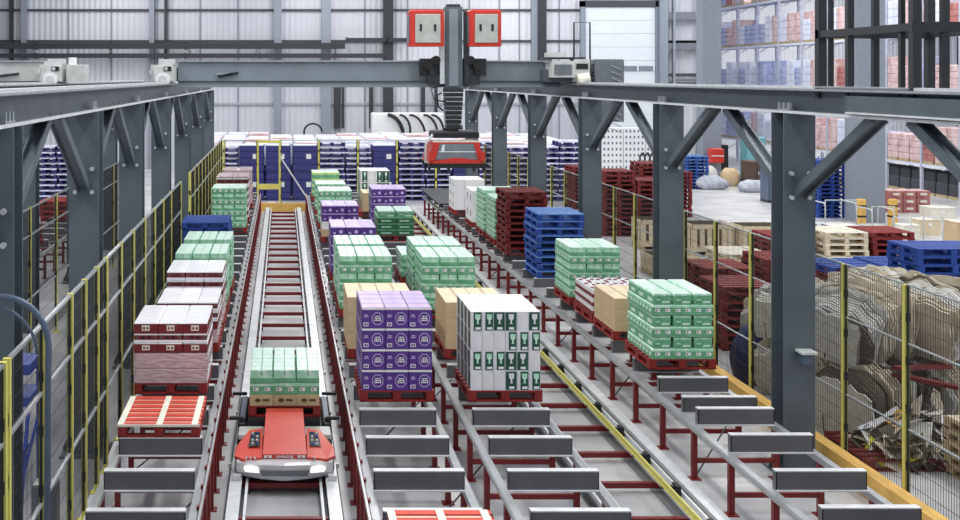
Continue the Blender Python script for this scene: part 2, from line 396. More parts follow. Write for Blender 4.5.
MB().box(-.21,-.16,-4.2,1.0,-.04,.14,'steel_slate').box(-.225,-.155,-4.2,1.0,-.055,-.035,'rail_bright').build('side_channel',sp)
MB().box(0,1.35,0,2.09,.14,.17,'steel_dark').box(-.07,0,0,2.09,.22,.24,'steel_edge').build('deck',sp)

# ------------------------------------------------------------------ pallets
def pallet_parts(deck,blk,w=.93,d=1.16):
    W,D=w/2,d/2
    t=MB(); nb=7; bw=.1; 
    for i in range(nb):
        y=-D+ (d-bw)*i/(nb-1); t.box(-W,W,y,y+bw,.122,.144,deck)
    for x in (-W,-.05,W-.1): t.box(x,x+.1,-D,D,.1,.122,blk)
    bl=MB().box(-.05,.05,-.07,.07,.022,.1,blk)
    bo=MB()
    for x in (-W,-.05,W-.1): bo.box(x,x+.1,-D,D,0,.022,blk)
    for y in (-D,D-.1): bo.box(-W,W,y,y+.1,0,.022,blk)
    pos=[(x,y) for x in (-W+.05,0,W-.05) for y in (-D+.07,0,D-.07)]
    return t,bl,bo,pos
def pallet_tree(name,deck,blk):
    t,bl,bo,pos=pallet_parts(deck,blk)
    r=link(name,None); t.build('top_deck',r); bo.build('bottom_deck',r); bm_=bl.mesh('block')
    for p in pos: link('block',bm_,r,(p[0],p[1],0))
    if name=='orange_topped_pallet':
        MB().box(-.46,.46,-.57,.57,.116,.128,'cream').box(-.465,.465,-.585,-.575,.12,.148,'cream').build('slip_sheet',r)
        for x in (-.44,0,.40): MB().box(x-.03,x+.04,-.58,.58,.1445,.148,'cream').build('paper_strip',r)
    return r
def pallet_mesh(name,deck,blk,w=1.0,d=1.2):
    t,bl,bo,pos=pallet_parts(deck,blk,w,d)
    if blk=='pallet_indigo': t.box(-w/2-.006,w/2+.006,-d/2-.006,-d/2,.106,.146,deck)  # front lip widens the painted bright band
    for p in pos: t.box(p[0]-.05,p[0]+.05,p[1]-.07,p[1]+.07,.022,.1,blk)
    o=len(t.v); 
    for v in bo.v: t.v.append(v)
    for f,m_ in zip(bo.f,bo.m): t.f.append(tuple(i+o for i in f)); t.m.append(t.mi(bo.names[m_])); t.smooth.append(False)
    return t.mesh(name)
FIRST={}
def place_tree(name,deck,blk,loc,label,group=None):
    k=(name,deck)
    if k not in FIRST: FIRST[k]=pallet_tree(name,deck,blk); o=FIRST[k]
    else: o=copy_tree(FIRST[k])
    o.location=loc; tag(o,label,'pallet',group); return o
ORD=['top','second','third','fourth','fifth','sixth','seventh','eighth','ninth','tenth','eleventh','twelfth','thirteenth','fourteenth','fifteenth','sixteenth','seventeenth']
PM={}
def pallet_stack(name,color,x,y,z,n,where,deck,blk,w=1.0,d=1.2,jit=.02,group=None,rz=0,hs=1):
    k=(name,deck,w,d)
    if k not in PM: PM[k]=pallet_mesh(name,deck,blk,w,d)
    for i in range(n):
        o=link(name,PM[k],None,(x+random.uniform(-jit,jit),y+random.uniform(-jit,jit),z+i*.1445*hs),rz+random.uniform(-.012,.012)); o.scale.z=hs
        r=n-1-i
        pos='top one' if r==0 else ('bottom one' if i==0 else ORD[r]+' from top')
        tag(o,f'{color} pallet, {pos}, in the stack {where}','pallet',group or f'{color} pallets stacked {where}')

# ------------------------------------------------------------------ conveyors
FINZ=.67; PZ=.875
finm=MB().box(-.47,.47,-.006,.006,FINZ,.863,'fin_face').box(-.47,.47,-.006,.085,.860,.875,'fin_lit').box(-.47,.47,-.045,.006,FINZ,FINZ+.01,'fin_lit').box(-.47,-.46,-.006,.085,FINZ,.863,'fin_face').box(.46,.47,-.006,.085,FINZ,.863,'fin_face').mesh('carrier_beam')
legm=MB().box(-.032,.032,-.032,.032,.012,.61,'frame_red').box(-.07,.07,-.07,.07,0,.012,'frame_red').mesh('leg')
legm2=MB().box(-.032,.032,-.032,.032,.012,.7,'frame_red').box(-.07,.07,-.07,.07,0,.012,'frame_red').mesh('leg')
barm=MB().box(-.5,.5,-.022,.022,.2,.255,'frame_red').mesh('cross_bar')
bracem=MB().bar((-.48,0,.04),(.48,1.1,.58),.014,.014,'steel_dark').mesh('tie_rod')
bracm=MB().box(-.05,.05,-.05,.05,0,.06,'galv').mesh('bracket')
def conveyor(xc,y0,y1,fins,label,leg0=.35,side_leg=0):
    r=thing('pallet_conveyor',label,'conveyor',(xc,y0,0))
    for s in (-1,1):
        bb=MB(); x=s*.505
        bb.box(x-.04,x+.04,0,y1-y0,.655,.67,'galv'); bb.box(x-s*.036-.004,x-s*.036+.004,0,y1-y0,.60,.655,'galv')
        bb.box(x+s*.03-.02,x+s*.03+.02,0,y1-y0,.61,.655,'frame_red' if s==side_leg else 'galv')
        bb.build('side_rail',r)
    if side_leg:
        x=side_leg*.58
        MB().box(x-.012,x+.012,0,y1-y0,.715,.735,'galv').box(x-.012,x+.012,0,y1-y0,.655,.715,'frame_red').build('guide_rail',r)
    for y in fins: link('carrier_beam',finm,r,(0,y-y0,0))
    y=leg0; i=0
    while y<y1-y0:
        for s in (-1,1):
            link('leg',legm2 if s==side_leg else legm,r,(s*(.56 if s==side_leg else .505),y,0))
            if s==side_leg: link('leg',legm2,r,(s*.56,y+.585,0))
        link('cross_bar',barm,r,(0,y,0))
        if i%3==0: link('tie_rod',bracem,r,(0,y,0))
        i+=1; y+=1.17
    return r
def finlist(a,b,p=1.1):
    out=[]; y=a
    while y<b: out.append(y); y+=p
    return out
LA,LB,LC,LD=-1.385,1.41,2.80,5.57
conveyor(LA,7.0,41.6,finlist(7.5,41.5),'pallet conveyor between the yellow fence and the shuttle track',.3,1)
conveyor(LB,7.0,41.6,finlist(7.5,41.5),'pallet conveyor carrying the tall purple load beside the shuttle track',.5,-1)
conveyor(LC,7.0,41.6,finlist(7.5,41.5),'pallet conveyor under the white and dark green cartons',.1)
conveyor(LD,7.0,41.6,[7.6,8.7,9.8,10.88,11.9,13.1,14.14,14.65,15.6]+finlist(16.7,41.5),'pallet conveyor beside the thick columns and ochre kerb',.15)
conveyor(-6.35,14,41,finlist(14.5,40.5),'empty looking conveyor beyond the outer crane columns',.2)

# ------------------------------------------------------------------ shuttle tracks
def track(xc,label,yellow=False,y1=41.9):
    r=thing('shuttle_track',label,'track',(xc,7,0)); L=y1-7
    for s in (-1,1):
        x=s*.565
        MB().box(x-.07,x+.07,0,L,.14,.2,'rail_bright').box(x-s*.13-.015,x-s*.13+.015,0,L,.10,.17,'rail_bright').box(x+s*.085-.01,x+s*.085+.01,0,L,.05,.13,'steel_dark').box(x-s*.08-.02,x-s*.08+.02,0,L,.06,.10,'steel_dark').box(x-.03,x+.03,0,L,.0,.14,'steel_edge').build('rail',r)
    tm=MB().box(-.62,.62,-.035,.035,.06,.125,'frame_red').mesh('cross_tie')
    fm=MB().box(-.10,.10,-.05,.05,0,.06,'steel_dark').mesh('foot')
    y=.10
    while y<L:
        t=link('cross_tie',tm,r,(0,y,0)); link('foot',fm,t,(-.5,0,0)); link('foot',fm,t,(.5,0,0)); y+=1.1
    if yellow:
        MB().box(.20,.222,0,L,.25,.31,'yellow').box(.19,.235,0,L,.235,.25,'yellow').build('power_rail',r)
        MB().box(.27,.44,0,L,.12,.135,'galv').build('cover_plate',r)
        y=.7
        while y<L: MB().box(.345,.40,y,y+.15,.135,.25,'black').box(.20,.37,y+.05,y+.1,.20,.235,'steel_dark').build('clamp',r); y+=1.1
    else:
        y=.55
        while y<L:
            MB().box(-.68,-.64,y,y+.05,.14,.19,'bolt').box(.64,.68,y,y+.05,.14,.19,'bolt').build('clamp',r); y+=2.2
track(.01,'grey railed shuttle track with red ties, carrying the red shuttle')
track(4.17,'shuttle track with a yellow power rail between the pallet lanes',True)

# ------------------------------------------------------------------ fences
def panel_mesh(w,zs,top):
    b=MB(); r=.0022
    x=.05
    while x<w-.03: b.box(x-r,x+r,-r,r,.15,top,'wire'); x+=.05
    z=.3
    while z<top: b.box(0,w,-r,r,z-r,z+r,'wire'); z+=.2
    for x in (.045,w-.045): b.box(x-.012,x+.012,-.012,.012,.12,top,'wire')
    return b.mesh('mesh_panel')
def fence(p0,dirv,stops,zs,label,top=2.62,skip=(),postw=.06,rt=.016):
    r=thing('mesh_fence',label,'fence',(p0[0],p0[1],0)); d=Vector((dirv[0],dirv[1],0)); ang=math.atan2(d.y,d.x)
    pm=MB().box(-postw/2,postw/2,-postw/2,postw/2,.012,top,'yellow').box(-.09,.09,-.06,.06,0,.012,'yellow').mesh('post')
    cl=MB().box(-.02,.02,-postw/2-.025,postw/2+.025,-.05,.05,'black').mesh('clip')
    for s in stops:
        p=link('post',pm,r,tuple(d*s))
        for z in (.5,1.15,1.7,2.2): link('clip',cl,p,(0,0,z))
    cache={}
    for i,(a,c) in enumerate(zip(stops,stops[1:])):
        if i in skip: continue
        w=round(c-a,3)
        if w not in cache:
            cache[w]=panel_mesh(w,zs,top)
        link('mesh_panel',cache[w],r,tuple(d*a),ang)
        for z in zs:
            o=MB().box(.03,w-.03,-rt,rt,z-rt,z+rt,'steel_edge').build('rail',r,tuple(d*a)); o.rotation_euler=(0,0,ang)
    return r
yl=[0,1.35,2.75,3.6,4.45,5.15,6.45,7.75,9.15,10.55,11.95,13.45,15.6]
fence((-2.22,9.25),(0,1),yl,(2.67,2.05,1.03),'long yellow post mesh fence beside the lane of white-topped can loads',2.69)
fence((-2.22,27.4),(0,1),[0,1.3,2.6,3.9,5.2,6.5,7.8,9.1,10.4,11.7,13.0,14.3],(2.67,2.05,1.03),'shorter yellow mesh fence run beyond the open gap, beside mint loads',2.69)
fence((-2.22,6.3),(0,1),[0,1.45,2.82],(2.67,2.05,1.03),'close up mesh fence run next to the curved grey pipe',2.69)
fence((7.15,8.85),(0,1),[1.45*i for i in range(23)],(2.57,1.9,.92),'yellow post mesh fence between the lanes and the cardboard bales',2.57,rt=.009)
fence((-4.4,18.0),(0,1),[0,2.0,4.3,6.5,9.0,11.8,14.5,17.5],(2.67,2.2,1.1),'yellow post fence beyond the walkway, near the outer columns',2.69,postw=.05,rt=.014)
fence((-2.2,42.8),(1,0),[0,1.25,2.09,3.53,4.99,6.44,7.89,9.3],(2.6,),'yellow fence across the lane ends before the blue pallets',2.62,skip=(1,))
# gate in the far fence
g=thing('safety_gate','narrow yellow gate closing the far end of the shuttle track','gate',(-.53,42.7,0))
MB().box(-.42,-.37,-.02,.02,.05,2.6,'yellow').box(.37,.42,-.02,.02,.05,2.6,'yellow').box(-.37,.37,-.02,.02,2.5,2.6,'yellow').build('gate_frame',g)
MB().box(-.37,.37,-.03,.03,.78,.98,'yellow').build('crossbar',g)
MB().cbox(-.02,.22,-.12,-.04,.05,.32,'white',.01).build('lock_box',g)
tag(MB().bar((-.1,42.4,2.0),(1.0,41.9,.35),.04,.04,'grey_light').build('stay_bar'),'pale diagonal stay beside the far yellow gate','bar')

# ------------------------------------------------------------------ cartons and trays
CM={}
def carton(style,w,d,h):
    k=(style,round(w,3),round(d,3),round(h,3))
    if k in CM: return CM[k]
    b=MB(); g=.018 if style=='green_carton' else .002; X,Y=w/2-g,d/2-g/2
    if style=='mint_tray':      # printed tray with pale filmed packs showing above
        hb=h*.42; b.cbox(-X,X,-Y,Y,0,hb,'green',.006,'mint')
        nx=max(2,round(w/.17)); ny=max(2,round(d/.2)); 
        for i in range(nx):
            for j in range(ny):
                a=-X+.006+(2*X-.012)*i/nx; c=-Y+.006+(2*Y-.012)*j/ny
                b.cbox(a+.002,a+(2*X-.012)/nx-.002,c+.002,c+(2*Y-.012)/ny-.002,hb,h-.002,'mint',.007,'mint_top')
    elif style=='green_carton':
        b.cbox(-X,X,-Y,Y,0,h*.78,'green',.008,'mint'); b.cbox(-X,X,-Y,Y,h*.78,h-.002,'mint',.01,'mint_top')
        b.box(-X*.7,-X*.2,-Y-.002,-Y,h*.35,h*.5,'mint'); b.box(0,X*.8,-Y-.002,-Y,h*.15,h*.32,'mint_top')
        b.box(-X-.002,-X,-Y*.7,Y*.3,h*.2,h*.5,'mint_top')
    elif style=='green_wide':
        b.cbox(-X,X,-Y,Y,0,h*.72,'green',.006,'mint'); b.cbox(-X,X,-Y,Y,h*.72,h-.002,'mint',.01,'mint_top')
        n_=max(2,int(w/.14))
        for i in range(n_):
            a=-X+2*X*(i+.3)/n_; b.box(a,a+.07,-Y-.002,-Y,h*.32,h*.62,'white'); b.box(a+.012,a+.03,-Y-.003,-Y-.002,h*.4,h*.55,'can_red')
        for i in range(max(2,int(d/.14))):
            a=-Y+2*Y*(i+.3)/max(2,int(d/.14)); b.box(-X-.002,-X,a,a+.08,h*.3,h*.6,'mint_top')
    elif style=='green_dark':
        b.cbox(-X,X,-Y,Y,0,h*.8,'green_dark',.006,'green'); b.cbox(-X,X,-Y,Y,h*.8,h-.002,'green',.01,'mint')
        b.box(-X*.6,X*.5,-Y-.002,-Y,h*.3,h*.5,'mint')
    elif style=='lime':
        b.cbox(-X,X,-Y,Y,0,h*.6,'green',.006); b.cbox(-X,X,-Y,Y,h*.6,h-.002,'lime',.01,'mint_top')
    elif style=='can_tray':     # white filmed top, dark red tray with can ends
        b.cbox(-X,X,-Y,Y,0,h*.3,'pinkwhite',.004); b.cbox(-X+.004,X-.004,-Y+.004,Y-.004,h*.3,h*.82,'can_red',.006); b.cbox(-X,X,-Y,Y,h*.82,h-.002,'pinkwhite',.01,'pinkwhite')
        n_=max(3,int(w/.07))
        for i in range(n_): 
            a=-X+2*X*(i+.5)/n_; b.box(a-.018,a+.018,-Y-.001,-Y+.004,h*.45,h*.68,'black' if i%3 else 'bale_dark')
    elif style=='tag_tray':
        b.cbox(-X,X,-Y,Y,0,h*.88,'can_red',.006); b.cbox(-X,X,-Y,Y,h*.88,h-.002,'pinkwhite',.01,'pinkwhite')
        b.box(-.05,.05,-Y-.003,-Y,h*.25,h*.75,'cream'); b.box(-.035,-.01,-Y-.004,-Y-.003,h*.38,h*.6,'can_red'); b.box(.01,.035,-Y-.004,-Y-.003,h*.38,h*.6,'can_red')
    elif style=='film_pack':
        b.cbox(-X,X,-Y,Y,0,h-.002,'film_pink',.02,'film_pink')
    elif style=='check_tray':   # red and white trays with open spotted tops
        b.cbox(-X,X,-Y,Y,0,h*.4,'can_red',.004); b.cbox(-X+.004,X-.004,-Y+.004,Y-.004,h*.4,h*.9,'offwhite',.004,'offwhite')
        for i in range(3):
            for j in range(3):
                a=-X+2*X*(i+.5)/3; c=-Y+2*Y*(j+.5)/3; b.cyl((a,c,h*.9),(a,c,h-.002),min(w,d)*.12,'can_red' if (i+j)%2 else 'offwhite',8)
    elif style=='purple':
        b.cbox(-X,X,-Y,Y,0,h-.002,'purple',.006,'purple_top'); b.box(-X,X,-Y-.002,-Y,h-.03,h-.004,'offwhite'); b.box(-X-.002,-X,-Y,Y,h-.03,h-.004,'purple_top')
    elif style=='purple_small':
        b.cbox(-X,X,-Y,Y,0,h*.86,'purple',.008,'purple_top'); b.cbox(-X,X,-Y,Y,h*.86,h-.002,'purple_top',.01,'purple_top')
        b.cyl((X*.35,-Y-.003,h*.42),(X*.35,-Y,h*.42),h*.2,'purple_print',8); b.box(-X*.7,-X*.35,-Y-.002,-Y,h*.2,h*.4,'purple_print')
    elif style=='cardboard':
        b.cbox(-X,X,-Y,Y,0,h-.002,'cardboard',.005,'cardboard_top'); b.box(-.02,.02,-Y-.001,Y+.001,h-.003,h-.001,'wood_tan')
    elif style=='printed_box':
        b.cbox(-X,X,-Y,Y,0,h-.002,'cardboard',.005,'cardboard_top')
        b.prism([(-X*.6,h*.5),(-X*.4,h*.68),(-X*.2,h*.68),(-X*.02,h*.5),(-X*.2,h*.32),(-X*.4,h*.32)],'y',-Y-.002,-Y,'brown_print'); b.box(X*.1,X*.7,-Y-.002,-Y,h*.4,h*.62,'brown_print')
    elif style in('bot_white','bot_green','bot_half'):
        b.cbox(-X,X,-Y,Y,0,h-.002,'offwhite',.004,'white')
        if style!='bot_white':
            a=-X+.002 if style=='bot_green' else -X+w*.26
            b.box(a,X-.006,-Y-.002,-Y,h*.03,h*.95,'bottle'); m_=(a+X)/2
            b.prism([(m_-.035,h*.86),(m_-.03,h*.62),(m_-.01,h*.55),(m_-.01,h*.4),(m_-.022,h*.36),(m_+.022,h*.36),(m_+.01,h*.4),(m_+.01,h*.55),(m_+.03,h*.62),(m_+.035,h*.86)],'y',-Y-.0035,-Y-.002,'offwhite' if style=='bot_green' else 'mint')
            b.box(m_-.03,m_+.035,-Y-.004,-Y-.002,h*.08,h*.2,'white')
        b.box(-X-.002,-X,-Y*.8,Y*.35,h*.04,h*.96,'bottle'); b.box(X,X+.002,-Y*.55,Y*.15,h*.04,h*.96,'bottle')
    elif style=='white_box':
        b.cbox(-X,X,-Y,Y,0,h-.002,'white',.008,'white'); b.box(-X-.003,-X,-Y*.2,Y*.1,h*.3,h*.7,'black')
    CM[k]=b.mesh(style); return CM[k]
NAMES={'mint_tray':('mint_tray','mint tray','tray'),'green_carton':('green_carton','mint carton','carton'),'green_wide':('green_tray','green labelled tray','tray'),
 'green_dark':('dark_green_carton','dark green carton','carton'),'lime':('lime_carton','lime carton','carton'),'can_tray':('can_tray','can tray','tray'),'tag_tray':('labelled_tray','red tagged tray','tray'),
 'film_pack':('film_wrapped_pack','film-wrapped pink pack','pack'),'check_tray':('spotted_tray','red white tray','tray'),'purple':('purple_carton','purple printed carton','carton'),
 'purple_small':('purple_carton','purple carton','carton'),'cardboard':('cardboard_box','brown box','box'),'printed_box':('printed_box','brown printed box','box'),
 'bot_white':('white_carton','plain white carton','carton'),'bot_green':('bottle_carton','dark green bottle carton','carton'),'bot_half':('half_green_carton','half green carton','carton'),'white_box':('white_carton','white box','box')}
SIDES={'A':('fence side','shuttle side'),'B':('shuttle side','open side'),'C':('purple side','power-rail side'),'D':('power-rail side','kerb side'),'S':('fence side','purple side')}
# printed logo panel for the tall purple load
_l=MB()
for k in range(8):
    a0,a1=math.pi/8+k*math.pi/4,math.pi/8+(k+1)*math.pi/4; R0,R1=.088,.078
    _l.add([(R0*math.cos(a0),0,R0*math.sin(a0)),(R0*math.cos(a1),0,R0*math.sin(a1)),(R1*math.cos(a1),0,R1*math.sin(a1)),(R1*math.cos(a0),0,R1*math.sin(a0)),(R0*math.cos(a0),.002,R0*math.sin(a0)),(R0*math.cos(a1),.002,R0*math.sin(a1))],[(3,2,1,0),(0,1,5,4)],'purple_print')
for z,w in ((.03,.04),(.005,.05),(-.02,.055)):
    for k in range(4): _l.box(-w+k*w/2+.004,-w+(k+1)*w/2-.002,-.001,.001,z-.009,z+.009 if k%2 else z+.004,'white')
_l.box(-.20,-.13,-.001,.001,.02,.03,'purple_print').box(-.19,-.14,-.001,.001,.04,.055,'purple_print').box(-.205,-.13,-.001,.001,-.10,-.05,'offwhite').box(-.19,-.165,-.002,0,-.09,-.06,'purple').box(-.158,-.14,-.002,0,-.09,-.06,'purple')
logo_mesh=_l.mesh('printed_logo')

def load(lane,xc,yf,phrase,layers,z=PZ,pallet=('red_pallet','pallet_red','pallet_red','red'),W=.9,D=1.15,keep_all=False,jit=.006):
    """yf: front face; layers bottom to top: (style or rows of styles, nx, ny, h)"""
    if pallet:
        place_tree(pallet[0],pallet[1],pallet[2],(xc,yf+.6,z),f'{pallet[3]} pallet under the {phrase}','load pallets on the conveyors'); z+=.145
    L=len(layers)
    for li,(st,nx,ny,h) in enumerate(layers):
        for i in range(nx):
            for j in range(ny):
                top=li==L-1
                s=st[i] if isinstance(st,(list,tuple)) and j==0 else (st[(i+j)%len(st)] if isinstance(st,(list,tuple)) else st)
                if isinstance(st,(list,tuple)) and j>0: s='bot_white'
                w,d=W/nx,D/ny
                me=carton(s,w,d,h); nm,txt,cat=NAMES[s]
                x=xc-W/2+w*(i+.5)+random.uniform(-jit,jit)*.5; y=yf+.02+d*(j+.5)+random.uniform(-jit,jit)*.5
                o=link(nm,me,None,(x,y,z))
                lw='top layer' if top else ('bottom layer' if li==0 else ORD[L-1-li]+' layer down')
                a,c=SIDES[lane]
                if nx==1: cw='full width'
                elif i==0: cw=a
                elif i==nx-1: cw=c
                elif nx==3: cw='middle'
                else: cw=ORD[i]+' from '+a.split()[0]+(' rail' if 'rail' in a else '')
                rw='' if ny==1 else ('front row' if j==0 else ('rear row' if j==ny-1 else ORD[j]+' row'))
                lab=', '.join(t for t in (txt,cw,rw,lw,phrase) if t)
                if len(lab.replace('-',' ').split())>16: lab=lab.replace(' layer down',' layer').replace('film-wrapped pink','wrapped pink')
                if len(lab.split())>16: print('LONG',lab)
                tag(o,lab,cat,f'{txt}s of the {phrase}')
                if s=='purple' and j==0: 
                    p=link('printed_logo',logo_mesh,o,(.05,-d/2-.002,h*.46)); p.scale=(.86,1,.95)
        z+=h
G=lambda n,a=('green_wide',2,2,.146),b=('mint_tray',3,2,.152):[a if k%2==0 else b for k in range(n)]
# lane by the fence
place_tree('orange_topped_pallet','pallet_orange','pallet_red',(LA-.02,12.98+.6,PZ),'empty red pallet with cream edges on the fence side conveyor')
CT=[('film_pack',1,1,.195),('film_pack',1,1,.195),('tag_tray',3,3,.125),('can_tray',3,3,.12),('tag_tray',3,4,.14)]
load('A',LA-.06,14.75,'wrapped can load behind the empty pallet',CT,W=.95)
load('A',LA-.03,17.0,'second can load in fence lane',[('film_pack',2,2,.2),('tag_tray',3,2,.13),('can_tray',3,2,.13),('can_tray',3,3,.14)])
load('A',LA-.03,18.4,'third can load in fence lane',[('film_pack',2,2,.2),('film_pack',2,2,.2),('tag_tray',3,2,.13),('can_tray',3,2,.14),('can_tray',3,3,.15)])
load('A',LA-.03,19.8,'mint load behind the can loads',G(6))
load('A',LA-.03,21.5,'mint load before blue pallets',G(6))
pallet_stack('blue_pallet','blue',LA-.18,23.7,PZ,8,'on the fence side lane','pallet_blue','pallet_blue',w=.94)
load('A',LA-.03,30.0,'six-layer mint load past blue pallets',G(7,('green_wide',2,1,.146),('mint_tray',3,2,.15)))
load('A',LA-.03,32.2,'pinkish load behind mint one',[('can_tray',2,2,.22)]*5+[('film_pack',2,2,.06)])
load('A',LA-.03,35.8,'last pinkish load in fence lane',[('film_pack',2,2,.21)]*5)
# middle lane beside the shuttle
load('B',LB+.02,14.4,'tall purple load',[('purple',3,4,.26)]*4,W=.88)
load('B',LB,16.6,'brown box load behind purple',[('cardboard',2,2,.25)]*3,W=.96)
load('B',LB,19.5,'mint load behind brown boxes',G(6))
load('B',LB,20.95,'second mint load behind brown boxes',G(6))
load('B',LB,23.0,'purple load behind two mint loads',[('purple_small',3,2,.188)]*5)
load('B',LB,28.3,'low purple load farther along',[('cardboard',2,1,.18),('white_box',2,1,.19),('purple_small',3,2,.2),('purple_small',3,2,.2)])
load('B',LB,31.0,'mint load behind low purple',G(5,('green_wide',1,1,.17),('mint_tray',2,2,.18)))
load('B',LB,34.0,'second-last mint load beside track',G(5,('green_wide',1,1,.155),('mint_tray',2,2,.155)))
load('B',LB,37.9,'lime topped load ending this lane',[('lime',1,1,.195)]*3+[('lime',2,2,.2)])
# lane of the dark green and white cartons
w_,g_,h_='bot_white','bot_green','bot_half'
load('C',LC-.01,14.4,'white-green bottle load',[([w_,w_,w_,g_,h_,h_],6,4,.248),([h_,h_,h_,g_,g_,w_],6,4,.248),([w_,w_,w_,h_,h_,h_],6,4,.248),([h_,h_,g_,g_,w_,g_],6,4,.248)],W=.88)
load('C',LC,16.6,'brown box load behind bottle cartons',[('cardboard',2,2,.225)]*3)
load('C',LC,19.4,'mint load with filmed trays',G(6))
load('C',LC,20.8,'mint load touching filmed one',G(6))
load('C',LC-.02,22.6,'low mint load in carton lane',G(3))
load('C',LC,28.5,'dark green load by open track',[('green_dark',2,1,.15),('green_dark',2,1,.15),('green_dark',2,1,.15),('green_carton',2,2,.16)])
load('C',LC,30.4,'purple load behind dark green',[('purple_small',3,1,.195)]*4+[('purple_small',3,2,.2)])
load('C',LC-.12,33.6,'narrow brown load far along',[('cardboard',2,1,.18)]*3,W=.7)
load('C',LC,35.0,'striped carton load at far end',[(['bot_half','bot_white','bot_half','bot_green'],4,2,.36)]*3)
# lane by the columns
load('D',LD,16.0,'tall mint load beside columns',[('green_wide',1,2,.145),('green_carton',3,3,.16)]*3,W=.86)
load('D',LD,17.75,'brown box load between trays',[('cardboard',2,2,.17)]*3)
load('D',LD,19.0,'red white spotted load',[('check_tray',3,3,.14)]*3)
load('D',LD,20.5,'mint load before blue stack',G(6))
pallet_stack('blue_pallet','blue',LD+.05,23.9,PZ,9,'on the column side lane','pallet_blue_light','pallet_blue',w=.94)
pallet_stack('red_pallet','dark red',LD,26.9,PZ,10,'behind that lane blue stack','pallet_dark_red','pallet_dark_red',w=.94)
load('D',LD,27.8,'mint load behind red stack',G(8,('green_wide',1,1,.125),('mint_tray',2,2,.125)))
load('D',LD,29.3,'second mint load behind red stack',G(8,('green_wide',1,1,.13),('mint_tray',2,2,.13)))
load('D',LD,31.1,'white box load',[('white_box',2,2,.43)]*2)
load('D',LD-.05,34.0,'far white carton load',[('white_box',3,2,.3)]*3)
# pallet at the bottom edge of the picture
place_tree('orange_topped_pallet','pallet_orange','pallet_red',(LB+.0,9.86,PZ),'empty red pallet with cream edges in front of the purple load')
# outer conveyor
for k,(y,nn) in enumerate(((27.5,3),(33,4))): pallet_stack('red_pallet','red',-6.35,y,PZ,nn,'on the outer conveyor, '+('closer' if k==0 else 'deeper')+' one','pallet_orange','pallet_red')

# ------------------------------------------------------------------ shuttle car
sh=thing('pallet_shuttle','red and silver rail shuttle with headlights carrying a mint load','shuttle vehicle',(.02,13.5,0))
MB().box(-.50,.50,.3,1.2,.26,.42,'steel_dark').box(-.5,.5,1.2,2.6,.24,.44,'steel_dark').box(-.42,.42,.15,.3,.24,.36,'black').build('chassis',sh)
pts=[(-.59,.24),(-.57,.12),(-.3,.03),(0,0),(.3,.03),(.57,.12),(.59,.24),(.5,.32),(-.5,.32)]
low=[(x*.93,y+.05) for x,y in pts]
b=MB(); n_=len(pts)
ringz=[(low,.22),(pts,.28),(pts,.385),([(x*.98,y+.03) for x,y in pts],.41)]
vs=[(x,y,z+(-.03*(1-abs(x)/.59) if z<.25 else 0)) for ps,z in ringz for x,y in ps]
fs=[(r*n_+i,r*n_+(i+1)%n_,(r+1)*n_+(i+1)%n_,(r+1)*n_+i) for r in range(3) for i in range(n_)]+[tuple(range(n_-1,-1,-1)),tuple(range(3*n_,4*n_))]
b.add(vs,fs,'shuttle_grey'); b.prism([(-.26,.265),(.26,.265),(.3,.33),(-.3,.33)],'y',-.006,.04,'louvre'); b.build('bumper',sh)
for s_ in (-1,1): MB().prism([(s_*.30,.30),(s_*.46,.31),(s_*.48,.345),(s_*.44,.362),(s_*.32,.358)][::s_],'y',.02,.10,'lamp_white').build('headlight',sh)
hw0,hw1=.265,.235
vs=[(-hw0,.18,.41),(hw0,.18,.41),(hw0,.16,.47),(-hw0,.16,.47),(-hw1,1.02,.72),(hw1,1.02,.72),(hw1,1.18,.72),(-hw1,1.18,.72),(-hw1,1.18,.42),(hw1,1.18,.42),(-hw0+.01,.22,.49),(hw0-.01,.22,.49)]
b=MB(); b.add(vs,[(0,1,2,3),(3,2,11,10),(10,11,5,4),(4,5,6,7),(7,6,9,8),(0,3,10,4,7,8),(1,9,6,5,11,2),(0,8,9,1)],'shuttle_red')
hood=b.build('hood',sh)
for s_ in (-1,1): MB().box(s_*.20-.045,s_*.20+.045,.158,.166,.425,.455,'white').box(s_*.20-.01,s_*.20+.01,.154,.166,.43,.45,'shuttle_red').build('badge',hood)
tcu=bpy.data.curves.new('lettering','FONT'); tcu.body='swisslog'; tcu.size=.062; tcu.align_x='CENTER'; tcu.extrude=.002; tcu.materials.append(MATS['white'])
tmp=bpy.data.objects.new('tmp',tcu); COL.objects.link(tmp); bpy.context.view_layer.update(); tme=bpy.data.meshes.new_from_object(tmp.evaluated_get(bpy.context.evaluated_depsgraph_get())); bpy.data.objects.remove(tmp)
to=link('lettering',tme,hood,(0,.160,.425)); to.rotation_euler=(math.radians(85),0,0)
